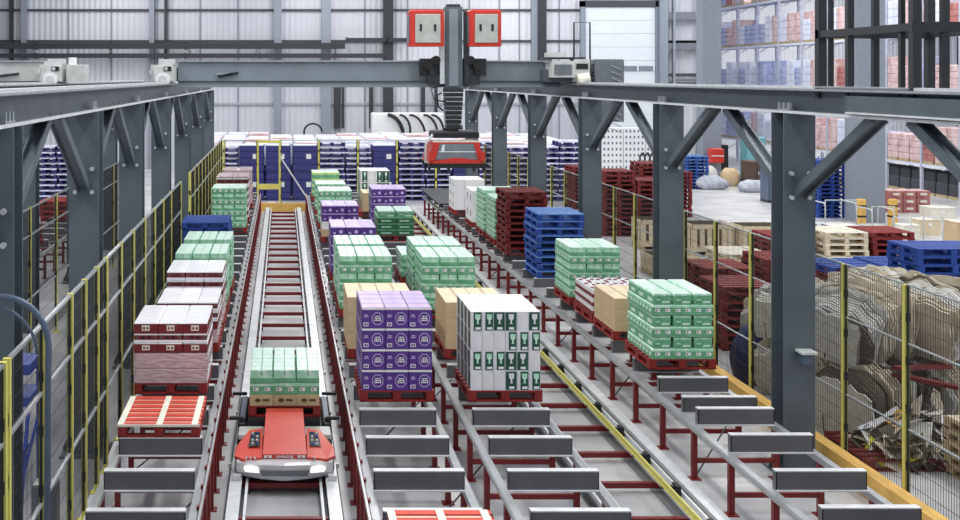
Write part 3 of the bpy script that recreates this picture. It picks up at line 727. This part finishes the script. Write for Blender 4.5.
for s_ in (-1,1):
    def q(pts_): return pts_ if s_>0 else pts_[::-1]
    P=[(s_*.27,.14),(s_*.50,.10),(s_*.60,.2),(s_*.59,.42),(s_*.44,.80),(s_*.27,.80)]
    b=MB(); b.prism(q(P),'z',.405,.43,'shuttle_red')
    T=[(P[0][0],P[0][1],.44),(P[1][0],P[1][1],.435),(P[2][0],P[2][1],.44),(P[3][0],P[3][1],.47),(P[4][0],P[4][1],.56),(P[5][0],P[5][1],.58)]
    Bt=[(p_[0],p_[1],.43) for p_ in P]
    k=[tuple(q(list(range(6))))]
    for i_ in range(6):
        jn=(i_+1)%6; k.append(tuple(q([6+i_,6+jn,jn,i_])))
    b.add(T+Bt,k,'shuttle_red'); wdg=b.build('side_cover',sh)
    kp=MB().add([(s_*.30,.36,.502),(s_*.44,.36,.497),(s_*.41,.72,.562),(s_*.30,.72,.568)],[tuple(q([0,1,2,3]))],'black').build('keypad',wdg)
    for i_ in range(2):
        for j_ in range(4): MB().cyl((s_*(.335+.055*i_),.41+j_*.085,.50+j_*.016),(s_*(.335+.055*i_),.41+j_*.085,.525+j_*.017),.014,'white' if (i_+j_)%3 else 'blue_paint',8).build('key_button',kp)
    MB().cbox(min(s_*.25,s_*.58),max(s_*.25,s_*.58),.82,1.16,.44,.50,'grey_light',.01).box(s_*.42-.035,s_*.42+.035,.92,1.02,.50,.503,'acid' if s_<0 else 'lime').build('side_deck',sh)
    MB().cbox(s_*.545-.06,s_*.545+.06,1.3,2.55,.26,.5,'black',.02).box(s_*.545-.03,s_*.545+.03,1.4,2.4,.5,.53,'blue_grey').build('side_skirt',sh)
    MB().box(s_*.62-.09,s_*.62+.09,1.35,1.40,.52,.56,'steel_dark').box(s_*.62-.10,s_*.62+.10,2.5,2.54,.52,.56,'steel_dark').build('outrigger',sh)
    for y in (.45,1.1,1.6,2.4): MB().cyl((s_*.565-.035,y,.29),(s_*.565+.035,y,.29),.09,'black',18).build('wheel',sh)
    MB().box(s_*.565-.05,s_*.565+.05,.02,.12,.205,.26,'shuttle_grey').build('scraper',sh)
    b=MB()
    for k_ in range(3 if s_<0 else 1): b.tube([(s_*(.33+.05*k_),.15,.43),(s_*(.35+.05*k_),.10,.455),(s_*(.36+.05*k_),.08,.42)],.008,'bolt',6)
    b.build('cable_loop',sh)
MB().box(-.46,.46,1.25,2.5,.44,.572,'steel_dark').build('lift_deck',sh)
load('S',.02,14.78,'load on the red shuttle',[('printed_box',3,2,.14),('green_wide',1,2,.15),('mint_tray',3,2,.17)],z=.575,W=.9,D=1.25)

# ------------------------------------------------------------------ blue pallets behind the far fence
x=-3.3; k=0
solid={2,3,6}
wl=MB(); 
def wrapped(name,body,top,w=.99,d=1.15,h=1.1,lines=4,labelm=True):
    b=MB(); b.box(-w/2+.03,w/2-.03,-d/2+.03,d/2-.03,0,.1,'pallet_indigo')
    n_=lines; hh=(h-.1)/n_
    for i in range(n_): b.cbox(-w/2,w/2,-d/2,d/2,.1+i*hh,.1+(i+1)*hh-.01,body,.03,top)
    if labelm: b.box(w*.05,w*.25,-d/2-.004,-d/2,h*.5,h*.68,'white')
    return b.mesh(name)
wi=wrapped('wrapped_blue_load','pallet_indigo','pallet_indigo_lit_top')
wp2=wrapped('wrapped_white_load','goods_pink','pinkwhite',labelm=False,h=1.0,lines=3)
wp=wrapped('wrapped_white_load','goods_white','pinkwhite',labelm=False,h=1.0,lines=3)
stacks=[-9.6,-8.5]+[-3.4+1.07*i for i in range(15)]
for k,x in enumerate(stacks):
    where='far stacks counted from the walkway'
    whr=f'{ORD[k] if k else "first"} along the far fence'
    if k in (4,5,6,9,12):
        for t in range(2):
            o=link('wrapped_blue_load',wi,None,(x,46.6,t*1.12)); tag(o,f'{"upper" if t else "lower"} blue wrapped load, '+whr.replace('along','stack along'),'pallet load','blue wrapped loads behind the far fence')
    else:
        nn=10+(k%3==1)
        pallet_stack('blue_pallet','blue',x,46.6,0,nn,whr,'pallet_indigo_lit_top','pallet_indigo',jit=.05,hs=1.5)
for r_ in range(7):
    for k in range(15):
        y=48.4+1.35*r_; x=-3.3+1.07*k
        o=link('wrapped_white_load',wp2 if (k*3+r_)%4==0 else wp,None,(x+random.uniform(-.04,.04),y,1.185))
        o.scale=(1,1,random.choice((.92,1,1.05)))
        tag(o,f'pink-white wrapped load, {ORD[r_] if r_ else "first"} row behind blue pallets, {ORD[k] if k else "first"} from the walkway','pallet load','pale loads behind the blue pallets')
        if r_==0 or k==0 or k==14:
            o2=link('wrapped_blue_load',wi,None,(x,y,0)); o2.scale=(1,1,1.07)
            tag(o2,f'blue wrapped load under pale one, {ORD[r_] if r_ else "first"} row, {ORD[k] if k else "first"} from the walkway','pallet load','blue loads under the pale ones')
        else:
            o2=link('wrapped_blue_load',wi,None,(x,y,0)); o2.scale=(1,1,1.07)
            tag(o2,f'blue wrapped load under pale one, {ORD[r_] if r_ else "first"} row, {ORD[k] if k else "first"} from the walkway','pallet load','blue loads under the pale ones')
# hoses in front of the back wall
cabn=tag(MB().cbox(wx(372,59),wx(443,59),59,60,0,wz(113,59),'white',.05).build('machine_casing'),'white machine casing behind the pale loads','machine')
for k,(px,r) in enumerate(((388,.9),(400,.6),(410,.9),(424,.8),(432,.7))):
    X=wx(px,58.6); z=wz(115,58.6)
    pts=[(X+r*math.sin(a)*.9,58.8,z-r*1.3+r*1.3*math.cos(a)) for a in [i*math.pi/2/8 for i in range(9)]]
    tag(MB().tube(pts+[(pts[-1][0],58.8,1.5)],.10 if k==0 else .06,'black').build('hose'),f'black curved hose on the white casing, {ORD[k] if k else "first"} along','hose','black hoses on the white casing')
tag(MB().tube([(wx(313,58)+.45*math.cos(a),58,2.2+.4*math.sin(a)) for a in [i*math.pi/8 for i in range(9)]]+[(wx(313,58)-.45,58,0.0)],.05,'black').build('hose'),'small black hoop of hose above the pale loads','hose')

# ------------------------------------------------------------------ yard behind the right fence
def at(px,py,z=0):
    Y=F*(H-z)/(py-CY); return ((px-CX)*Y/F,Y)
RD=('pallet_dark_red','pallet_dark_red')
pallet_stack('red_pallet','dark red',10.45,36.3,0,14,'behind the thin yellow posts',*RD)
pallet_stack('red_pallet','dark red',11.5,36.3,0,12,'partly hidden by the second column',*RD)
pallet_stack('red_pallet','dark red',13.95,41.2,0,11,'beyond the second column',*RD)
pallet_stack('red_pallet','dark red',11.35,43.6,0,11,'between the slim middle columns',*RD)
pallet_stack('red_pallet','dark red',12.6,39.5,0,14,'rising behind the other red stacks',*RD)
pallet_stack('blue_pallet','blue',18.3,51.4,0,10,'at the foot of the grey pillar','pallet_blue_light','pallet_blue')
pallet_stack('blue_pallet','blue',19.3,41.0,0,14,'against the wide pillar','pallet_blue','pallet_blue')
pallet_stack('red_pallet','red',8.45,21.4,0,8,'just behind the kerb fence','pallet_red','pallet_dark_red')
pallet_stack('red_pallet','red',8.85,23.4,0,8,'one row beyond the kerb fence','pallet_red','pallet_dark_red')
pallet_stack('red_pallet','red',10.15,23.6,0,9,'behind the thick bare column','pallet_red','pallet_dark_red')
pallet_stack('wooden_pallet','pale wood',9.95,25.2,0,8,'behind the red yard stacks','cream','wood')
pallet_stack('red_pallet','red',11.0,22.6,0,8,'under the blue topped pile','pallet_red','pallet_dark_red')
pallet_stack('blue_pallet','bright blue',11.0,22.6,8*.145,1,'on low red pile','pallet_blue','pallet_blue')
pallet_stack('red_pallet','red',12.1,22.8,0,8,'next to the blue topped pile','pallet_red','pallet_dark_red')
pallet_stack('blue_pallet','bright blue',12.1,22.8,8*.145,1,'on neighbouring red pile','pallet_blue','pallet_blue')
pallet_stack('blue_pallet','bright blue',11.45,20.1,0,14,'above the cardboard bales','pallet_blue','pallet_blue',w=1.25,d=1.0)
pallet_stack('wooden_pallet','cream',13.25,27.6,0,9,'beside the bollards','cream','cream')
pallet_stack('red_pallet','dull red',14.35,27.6,0,9,'touching the cream pallets','pallet_red','pallet_dark_red')
pallet_stack('red_pallet','dull red',12.15,28.0,0,8,'on the other side of cream pallets','pallet_red','pallet_dark_red')
pallet_stack('wooden_pallet','worn tan',8.78,14.0,0,5,'at the picture edge below the bales','wood','wood_tan',d=.8)
# slatted crates
def crate(x,y,label,w=1.15,d=.95,h=.85):
    r=thing('slatted_crate',label,'crate',(x,y,0),0,'slatted wooden crates in the yard')
    b=MB()
    for k in range(6): a=-w/2+k*(w-.12)/5; b.box(a,a+.12,-d/2,-d/2+.02,.1,h,'wood')
    b.box(-w/2,w/2,-d/2-.02,-d/2,h-.12,h,'wood'); b.box(-w/2,w/2,-d/2-.02,-d/2,.1,.2,'wood'); b.build('front_slats',r); MB().box(-w/2,w/2,d/2-.02,d/2,.1,h,'bale_dark').build('back_panel',r)  # back panel coloured dark for the shade inside the crate
    b=MB()
    for s in (-1,1):
        for k in range(5): a=-d/2+k*(d-.12)/4; b.box(s*w/2-.01,s*w/2+.01,a,a+.12,.1,h,'wood')
        b.box(s*w/2-.02,s*w/2+.02,-d/2,d/2,h-.1,h,'wood')
    b.build('side_slats',r)
    MB().box(-w/2,w/2,-d/2,d/2,.1,.13,'wood_tan').box(-w/2,-w/2+.1,-d/2,d/2,0,.1,'wood_tan').box(w/2-.1,w/2,-d/2,d/2,0,.1,'wood_tan').box(-.05,.05,-d/2,d/2,0,.1,'wood_tan').build('base',r)
crate(10.85,33.4,'slatted wooden crate seen beside the second column'); crate(11.95,32.4,'slatted wooden crate just past the second column'); crate(13.2,32.0,'middle slatted wooden crate in the yard row'); crate(13.9,30.2,'slatted wooden crate half hidden by the thick column')
crate(9.75,29.0,'low slatted wooden crate behind the yellow posts',h=.5); 
# bollards
for x,nm in ((19.2,'yellow bollard on the walkway side of the wide pillar'),(20.25,'yellow bollard on the far side of the wide pillar')):
    r=thing('bollard',nm,'bollard',(x,38.2,0)); MB().cbox(-.12,.12,-.12,.12,0,.9,'ochre',.03).build('post',r)
    MB().box(-.125,.125,-.125,.125,.3,.36,'black').box(-.125,.125,-.125,.125,.65,.7,'black').build('band',r)
def hoop_cart(x,y,label,w=.75,h=.8,box=None):
    r=thing('hand_cart',label,'cart',(x,y,0))
    MB().box(-w/2,w/2,-.5,.5,.14,.18,'grey_light').build('deck',r)
    for s in (-1,1):
        MB().tube([(s*w/2,-.5,.18),(s*w/2,-.5,h-.1),(s*w/2,-.42,h),(s*w/2,.42,h),(s*w/2,.5,h-.1),(s*w/2,.5,.18)],.02,'grey_light').build('side_hoop',r)
        for q in (-1,1): MB().cyl((s*(w/2-.1)-.02,q*.4,.07),(s*(w/2-.1)+.02,q*.4,.07),.07,'black').build('wheel',r)
    MB().tube([(-w/2,-.5,.18),(-w/2,-.5,h+.1),(w/2,-.5,h+.1),(w/2,-.5,.18)],.02,'grey_light').build('end_hoop',r)
hoop_cart(17.9,37.4,'white hooped cart in front of the blue pallet tower',1.0,.9)
hoop_cart(19.0,36.9,'white hooped cart beside the yellow bollard',.7,.75)
hoop_cart(18.2,33.0,'white hooped cart holding papers behind the blue pallets',.9,.9)
# red crates under the rack, boxes
for i in range(3):
    for j in range(3):
        o=MB().cbox(-.24,.24,-.4,.4,0,.26,'goods_red',.02,'goods_pink').box(-.12,.12,-.405,-.4,.1,.18,'cream').build('red_crate',None,(22.4+i*.5,42.4,.0+j*.265)); 
        tag(o,f'red crate, {("first","middle","last")[i]} column, {("bottom","middle","top")[j]} tier, near the pillar','crate','red crates near the pillar')
for k,(x,y,w,d,h,m,l) in enumerate(((19.9,33.6,.8,.7,.75,'cardboard','large brown box behind the bright blue stack'),(17.0,35.0,.9,.7,.45,'blue_grey','blue-grey bin between the bollard and carts'),(18.9,34.8,.5,.5,.5,'cream','cream box beside the large brown box'),(20.2,36.2,.7,.6,.5,'cardboard_top','pale box beyond the brown one'),(17.6,34.2,.5,.5,.3,'bale_white','white carton lying between the carts'),(21.5,37.8,.8,.7,.7,'cream','pale carton beneath the dark rack'))):
    o=thing('storage_box',l,'box',(x,y,0)); MB().cbox(-w/2,w/2,-d/2,d/2,0,h-.04,m,.01).build('body',o); MB().cbox(-w/2-.01,w/2+.01,-d/2-.01,d/2+.01,h-.04,h,m,.01,'bale_pale').box(-.05,.05,-d/2-.012,-d/2-.01,h-.2,h-.1,'white').build('lid',o)
# far yard goods
def sack(x,y,w,d,h,m,label,z=0,name='sack',cat='sack'):
    b=MB(); nu,nv=14,8; rnd=random.Random(int(x*100)); vs=[];fs=[]
    ph=[rnd.uniform(0,6.28) for _ in range(4)]
    for j in range(nv+1):
        t=j/nv; zz=h*t; rr=(math.sin(math.pi*min(.98,(t*.75+.2))))**.5
        for i in range(nu):
            a=2*math.pi*i/nu; q=rr*(1+.12*math.sin(3*a+ph[0]+t*3)+.08*math.sin(5*a+ph[1]-t*4))
            c,s=math.cos(a),math.sin(a); e=.6
            vs.append((w/2*q*math.copysign(abs(c)**e,c),d/2*q*math.copysign(abs(s)**e,s),zz+.04*h*math.sin(2*a+ph[2])*t))
    for j in range(nv):
        for i in range(nu): fs.append((j*nu+i,j*nu+(i+1)%nu,(j+1)*nu+(i+1)%nu,(j+1)*nu+i))
    fs.append(tuple(range(nv*nu,(nv+1)*nu))); fs.append(tuple(range(nu-1,-1,-1)))
    b.add(vs,fs,m,smooth=True); return tag(b.build(name,None,(x,y,z)),label,cat)
sack(18.9,50.9,1.3,1.1,.6,'sack_grey','large grey sack heaped on the shiny floor'); sack(20.3,49.6,1.3,1.0,.5,'sack_grey','long grey sack beside the red bag'); sack(21.5,49.0,1.2,1.0,.4,'goods_red','red and pale bag on the shiny floor'); sack(19.3,52.3,.9,.8,.9,'bale_pale','pale sack in front of the back pillar')
sack(20.3,52.3,.8,.8,.8,'cardboard','tan bulging sack beside the brown cabinet')
for x,y,w,h,m,l in ((21.15,51.7,.8,1.2,'brown','dark brown cabinet at the yard edge'),(19.45,45.6,.75,1.3,'blue_grey','blue-grey cabinet partly behind the thick column'),(20.7,55.5,1.3,1.7,'black','black panel leaning behind the sacks'),(22.3,54.6,.9,2.1,'teal','teal covered crate behind the brown cabinet'),(19.6,56.5,1.2,1.9,'white','white cupboard behind the far sacks')):
    o=thing('cabinet',l,'cabinet',(x,y,0)); MB().cbox(-w/2,w/2,-.4,.4,.1,h,m,.03).build('body',o); MB().box(-.02,.02,-.41,-.4,.15,h-.1,'steel_dark').box(.05,.09,-.43,-.4,h*.5,h*.6,'bolt').build('door_seam',o); MB().box(-w/2,w/2,-.38,.38,0,.1,'steel_dark').build('plinth',o)
pallet_stack('wooden_pallet','tan',21.3,47.9,0,2,'on the shiny floor','wood','wood_tan'); pallet_stack('wooden_pallet','tan',21.2,44.9,0,9,'beyond the thick column','wood','wood_tan')
tag(MB().cbox(19.7,20.3,52.9,53.4,1.0,1.65,'cab_red',.04).box(19.72,20.28,52.88,52.9,1.3,1.34,'white').build('fire_box'),'red box fixed to the far pale pillar','box')
# white perforated crates
cr=MB(); cr.box(-.5,.5,-.4,.4,0,.04,'white')
for s in (-1,1): cr.box(-.5,.5,s*.39-.01,s*.39+.01,.04,.26,'white'); cr.box(s*.49-.01,s*.49+.01,-.4,.4,.04,.26,'white')
for i in range(5): cr.box(-.42+i*.19,-.34+i*.19,-.405,-.4,.08,.2,'louvre')
cr.box(-.5,.5,-.4,.4,.26,.28,'white'); crm=cr.mesh('white_crate')
for i in range(3):
    for j in range(9):
        o=link('white_crate',crm,None,(15.5+i*1.03,54.5,j*.283)); tag(o,f'white slotted crate, {ORD[8-j]} from top, {("first","middle","last")[i]} stack before shutter' if j<8 else f'white slotted crate topping the {("first","middle","last")[i]} stack before the shutter','crate','white crates before the shutter')
# dark hoops of a roll cage
for k in range(3): tag(MB().tube([(wx(640+k*5,50),50+.0,0),(wx(640+k*5,50),50,1.5),(wx(640+k*5,50)+.1,50,1.65),(wx(643+k*5,50),50,1.65),(wx(643+k*5,50)+.08,50,1.5),(wx(643+k*5,50)+.08,50,0)],.04,'black').build('cage_hoop'),f'dark tube hoop beyond the red pallets, {("first","middle","last")[k]} of three','hoop','dark hoops beyond the red pallets')

# ------------------------------------------------------------------ cardboard bales
def bale(x,y,z,w,d,h,rz,tilt,label,seed,mats=('bale_tan','bale_pale','bale_dark')):
    rnd=random.Random(seed); r=thing('cardboard_bale',label,'bale',(x,y,z),rz)
    r.rotation_euler=(tilt,0,rz)
    b=MB(); a=-w/2; fan=rnd.uniform(.2,.34); cj=0; m=mats[0]; left=0; thick=.02; hj=0
    prof=[rnd.uniform(-.05,.05) for _ in range(12)]
    while a<w/2:
        if left<=0:                       # a new wad of sheets pressed together
            left=rnd.choice((1,2,3,5,8)); m=rnd.choices(mats,(7,4,.8))[0]; cj=rnd.uniform(-.06,.06); hj=rnd.uniform(-.07,.05)+(rnd.uniform(.04,.12) if rnd.random()<.2 else 0)
            prof=[rnd.uniform(-.06,.045) for _ in range(12)]; thick=rnd.choice((.01,.016,.03))
        left-=1; t=thick; u=a/(w/2); env=1-.22*abs(u)**2
        n_=11; hh=h*env+hj
        top=[(-d/2+d*k/(n_-1)+cj,hh+prof[k]+rnd.uniform(-.008,.008)-h*.12*abs(2*k/(n_-1)-1)**2.5) for k in range(n_)]
        e=rnd.uniform(-.03,.03)
        poly=[(-d/2+.05+cj,0),(-d/2-.01+cj+prof[2],hh*.25),(-d/2-.03+cj+prof[5],hh*.5),(-d/2-.02+cj+prof[7],hh*.75)]+top+[(d/2+.02,h*.4),(d/2-.05,0)]
        mt=Matrix.Translation((a,0,0))@Matrix.Rotation(u*fan+.06*math.sin(a*9+seed),4,'Y')@Matrix.Rotation(rnd.uniform(-.03,.03),4,'Z')
        b.prism(poly[::-1],'x',0,t*.75,m,mtx=mt)
        a+=t+(rnd.uniform(.005,.02) if left<=0 else .001)
    b.build('pressed_sheets',r)
    for yy in (-d*.3,d*.0,d*.3):
        MB().tube([(-w/2-.03,yy,.02),(-w/2-.05,yy,h*.7),(-w*.3,yy,h*.97),(w*.3,yy,h*.97),(w/2+.05,yy,h*.7),(w/2+.03,yy,.02)],.005,'wire',5).build('strap',r)
    return r
PALE=('bale_pale','bale_tan','bale_white')
bale(8.2,15.9,.02,1.2,1.05,1.0,.4,-.05,'lower brown cardboard bale behind the first kerb fence post',1)
bale(8.1,16.4,1.0,1.2,1.1,.95,.55,.12,'upper brown bale with curled sheets behind the fence post',2)
bale(9.55,16.7,.02,1.2,1.1,1.05,.55,0,'lower striped bale deeper in the yard at picture edge',3,PALE)
bale(9.35,16.6,1.05,1.25,1.1,.95,.6,.10,'upper tan bale with torn pale sheets below the blue pallets',4)
bale(10.6,16.3,1.0,1.1,1.1,.9,.6,.0,'pale wrapped bale at the edge of the picture',5,PALE)
bale(8.2,17.9,.02,1.1,1.1,.95,.5,0,'lower bale seen just past the thick column',6)
bale(8.15,17.9,.95,1.2,1.1,.8,.7,-.1,'upper bale with white flapping sheets near the thick column',7,PALE)
bale(9.5,18.5,.02,1.1,1.1,1.05,.5,0,'lower bale in the second yard row',8)
bale(9.45,18.3,1.1,1.15,1.1,.8,.4,.05,'upper bale with vertical gaps in the second yard row',9)
bale(8.35,19.4,.5,1.1,.9,.85,.9,.12,'bulging pale bale sagging over the red pallets',10,PALE)
bale(8.1,18.95,.0,.5,.5,.5,.5,0,'small tan bale beside the blue sack',11)
sack(7.6,18.7,.55,.6,.9,'blue_sack','dark blue plastic sack against the kerb fence')
# loose crumpled heap in front of the bales
def sheet_heap(x,y,w,d,h,n_,seed,label):
    rnd=random.Random(seed); b=MB()
    for k in range(n_):
        u=rnd.random(); cx,cy=rnd.uniform(-w/2,w/2),rnd.uniform(-d/2,d/2)
        e=max(0,1-max(abs(cx)/(w/2),abs(cy)/(d/2))); cz=.04+h*e*u
        s=rnd.uniform(.12,.3); mt=Matrix.Translation((cx,cy,cz+.08))@Euler((rnd.uniform(-1.2,1.2),rnd.uniform(-.9,.9),rnd.uniform(0,6.28))).to_matrix().to_4x4()
        m=rnd.choices(('bale_dark','bale_tan','bale_pale','bale_white','acid','ochre'),(6,4,2,1.2,.5,.8))[0]
        q=rnd.uniform(-.05,.05)
        b.add([(-s,-s*.6,0),(0,-s*.7,q),(s,-s*.5,0),(s,s*.6,.01),(0,s*.5,q+.03),(-s,s*.6,0)]+[(-s,-s*.6,-.01),(0,-s*.7,q-.01),(s,-s*.5,-.01),(s,s*.6,0),(0,s*.5,q+.02),(-s,s*.6,-.01)],
              [(0,1,4,5),(1,2,3,4),(11,10,7,6),(10,9,8,7),(0,6,7,1),(1,7,8,2),(2,8,9,3),(3,9,10,4),(4,10,11,5),(5,11,6,0)],m,mtx=mt)
    o=b.build('scrap_heap',None,(x,y,0)); return tag(o,label,'scrap heap',None,'stuff')
sheet_heap(8.2,14.95,1.1,.9,.75,150,3,'loose heap of crumpled dark cardboard and yellow scraps below the bales')
pallet_stack('red_pallet','broken dark red',7.85,15.0,0,1,'under crumpled scraps','pallet_dark_red','pallet_dark_red')
tag(MB().bar((8.1,15.2,1.1),(9.2,15.9,.95),.12,.05,'pallet_dark_red').bar((8.1,15.3,1.0),(8.8,15.0,.9),.12,.05,'pallet_dark_red').build('broken_board'),'broken dark red board jutting between the bales','board')

# ------------------------------------------------------------------ racks
RX=27.0
rk_up=MB().box(-.06,.06,-.06,.06,0,11,'rack_steel').box(1.0,1.12,-.06,.06,0,11,'rack_steel')
for i in range(9): rk_up.bar((0,0,.3+i*1.2),(1.06,0,.9+i*1.2),.04,.04,'rack_steel')
upm=rk_up.mesh('upright_frame')
rk=thing('pallet_rack','tall pallet racking full of wrapped goods along the yard','rack',(RX,43,0))
for i in range(13): link('upright_frame',upm,rk,(0,i*2.8,0))
bm2=MB().box(-.04,.04,0,2.8,-.12,0,'goods_white').box(1.02,1.1,0,2.8,-.12,0,'goods_white').box(-.04,1.1,0,2.8,-.02,0,'rack_steel').mesh('shelf_beam')
LV=(1.3,4.25,6.75,9.2)
for i in range(12):
    for z in LV: link('shelf_beam',bm2,rk,(0,i*2.8,z))
gm={}
for m in ('goods_white','goods_pink','goods_blue','goods_red'):
    for h in (1.2,1.6):
        b=MB(); b.box(-.55,.55,-.38,.38,0,.12,'wood_tan'); q=4
        for i in range(q): b.cbox(-.55,.55,-.40,.40,.12+i*(h-.12)/q,.12+(i+1)*(h-.12)/q-.008,m,.03)
        gm[m,h]=b.mesh('wrapped_goods')
LN=('lowest shelf','second shelf','third shelf','highest shelf')
CN={'goods_white':'white','goods_pink':'pinkish','goods_blue':'lilac blue','goods_red':'dull red'}
def bay_word(i): return f'{ORD[i] if i else "first"} rack bay'
for i in range(12):
    for li,z in enumerate(LV):
        for k in range(3):
            rr=random.random()
            if rr<.08 and i>2: continue
            m=random.choices(('goods_white','goods_pink','goods_blue','goods_red'),(5,4,3,1) if i>4 else (2,6,3,2))[0]; h=random.choice((1.2,1.6))
            o=link('wrapped_goods',gm[m,h],None,(RX+.52,43+i*2.8+.5+k*.9,z)); tag(o,f'{CN[m]} wrapped goods, {("front","middle","rear")[k]} slot, {bay_word(i)}, {LN[li]}','pallet load','wrapped goods on the racking')
dg=MB().box(-.5,.5,-.4,.4,0,.12,'wood_tan').cbox(-.5,.5,-.4,.4,.12,.6,'cladding_dark',.03).cbox(-.48,.48,-.39,.39,.6,1.0,'steel_dark',.04).mesh('shade_block')  # dark blocks added to stand for the shade below the rack
for i in range(4):
    for k in range(3):
        o=link('shade_block',dg,None,(RX+.52,43+i*2.8+.5+k*.9,0)); tag(o,f'dark block added for shade under the shelf, {("front","middle","rear")[k]} slot of {bay_word(i)}','pallet load','dark shade blocks under the racking')
# second, darker rack behind the wide pillar with red goods facing the hall
rk2=thing('pallet_rack','dark racking facing the hall beside the wide pillar','rack',(30,50,0))
up2=MB().box(-.06,.06,-.06,.06,0,11,'steel_dark').box(-.06,.06,1.0,1.1,0,11,'steel_dark').mesh('upright_frame')
for i in range(4): link('upright_frame',up2,rk2,(i*2.8-8.4+8.4,0,0))
# ------------------------------------------------------------------ left walkway items
pp=[(-2.9,10,2.72)]; R=.42
arc=[(-2.04-R+R*math.cos(a),10.0,2.62+R*math.sin(a)) for a in [i*math.pi/2/10 for i in range(11)]]
tag(MB().tube([(-2.06,10.0,.0)]+arc+[(-3.2,10.0,3.04)],.028,'blue_grey',12).tube([(p[0]-.1 if i else p[0]-.1,10.0,p[2]-.08) for i,p in enumerate(arc)]+[(-3.2,10.0,2.94)],.014,'blue_grey',8).build('bent_pipe'),'blue-grey bent pipe arching over the close mesh fence','pipe')
st=thing('step_platform','blue mobile step platform behind the mesh fence','steps',(-3.25,13.6,0))
MB().box(-.35,.32,-.3,.3,1.13,1.24,'blue_paint').build('top_step',st)
MB().box(-.35,.32,-.55,-.3,.68,.72,'blue_paint').build('lower_step',st)
MB().box(-.35,.32,-.3,.28,1.5,1.62,'blue_paint').build('back_board',st)
for sx in (-.32,.3):
    MB().bar((sx,-.25,1.15),(sx,-.7,.02),.04,.04,'blue_paint').build('leg',st); MB().bar((sx,.25,1.6),(sx,.3,.02),.04,.04,'blue_paint').build('leg',st); MB().bar((sx,-.55,.4),(sx,.3,.9),.03,.03,'blue_paint').build('stay',st)
o=thing('control_box','small grey control box with a white sign beside the fence','box',(-2.55,12.3,0)); MB().cbox(-.12,.14,-.12,.12,.1,.62,'louvre',.01).box(-.05,.07,-.05,.05,0,.1,'steel_dark').build('body',o); MB().add([(-.1,-.1,.622),(.12,-.1,.622),(.12,.1,.622),(-.1,.1,.622)],[(0,1,2,3)],'white').box(-.05,.05,-.05,.05,.622,.626,'green_dark').build('sign_plate',o)
# dark landing end beyond the last load on the column side lane
tag(MB().box(4.95,6.1,36.5,41.6,.9,.93,'steel_dark').build('landing_plate'),'black plate covering the empty far end of the column side lane','plate')

# ------------------------------------------------------------------ lights and world
w=bpy.data.worlds.new('world'); SC.world=w; w.use_nodes=True
bg=w.node_tree.nodes['Background']; bg.inputs['Color'].default_value=(.86,.92,1,1); bg.inputs['Strength'].default_value=.5
def area(x,y,z,sx,sy,e,c=(1,.98,.95),rx=0):
    l=bpy.data.lights.new('bay_or_fill_light','AREA'); l.shape='RECTANGLE'; l.size=sx; l.size_y=sy; l.energy=e; l.color=c
    o=bpy.data.objects.new('bay_or_fill_light',l); COL.objects.link(o); o.location=(x,y,z); o.rotation_euler=(rx,0,0)
for y in (10,22,34,46,56):
    for x in (-8,2,12,24): area(x,y,12.5,1.2,7,560)
for y in (66,76):
    for x in (28,38): area(x,y,12.5,1.2,7,650)  # unseen lamps added to brighten the annex behind the racking
for y in (44,54): area(34,y,12.5,1.2,7,700)  # unseen lamps added to brighten the racking
area(18,57,11,8,2,150,(.9,.95,1),math.radians(35))  # added tilted fill that brightens the wall by the shutter
# ------------------------------------------------------------------ camera
cam=bpy.data.cameras.new('camera'); co=bpy.data.objects.new('camera',cam); COL.objects.link(co)
co.location=(0,0,H); co.rotation_euler=(math.radians(90),0,0)
cam.sensor_fit='HORIZONTAL'; cam.sensor_width=36; cam.lens=F*36/960
cam.shift_x=(480-CX)/960; cam.shift_y=-(260-CY)/960; cam.clip_end=300; cam.clip_start=.1
SC.camera=co
SC.view_settings.view_transform='Standard'; SC.view_settings.look='None'; SC.view_settings.gamma=1; SC.view_settings.use_curve_mapping=False
SC.view_settings.exposure=.12
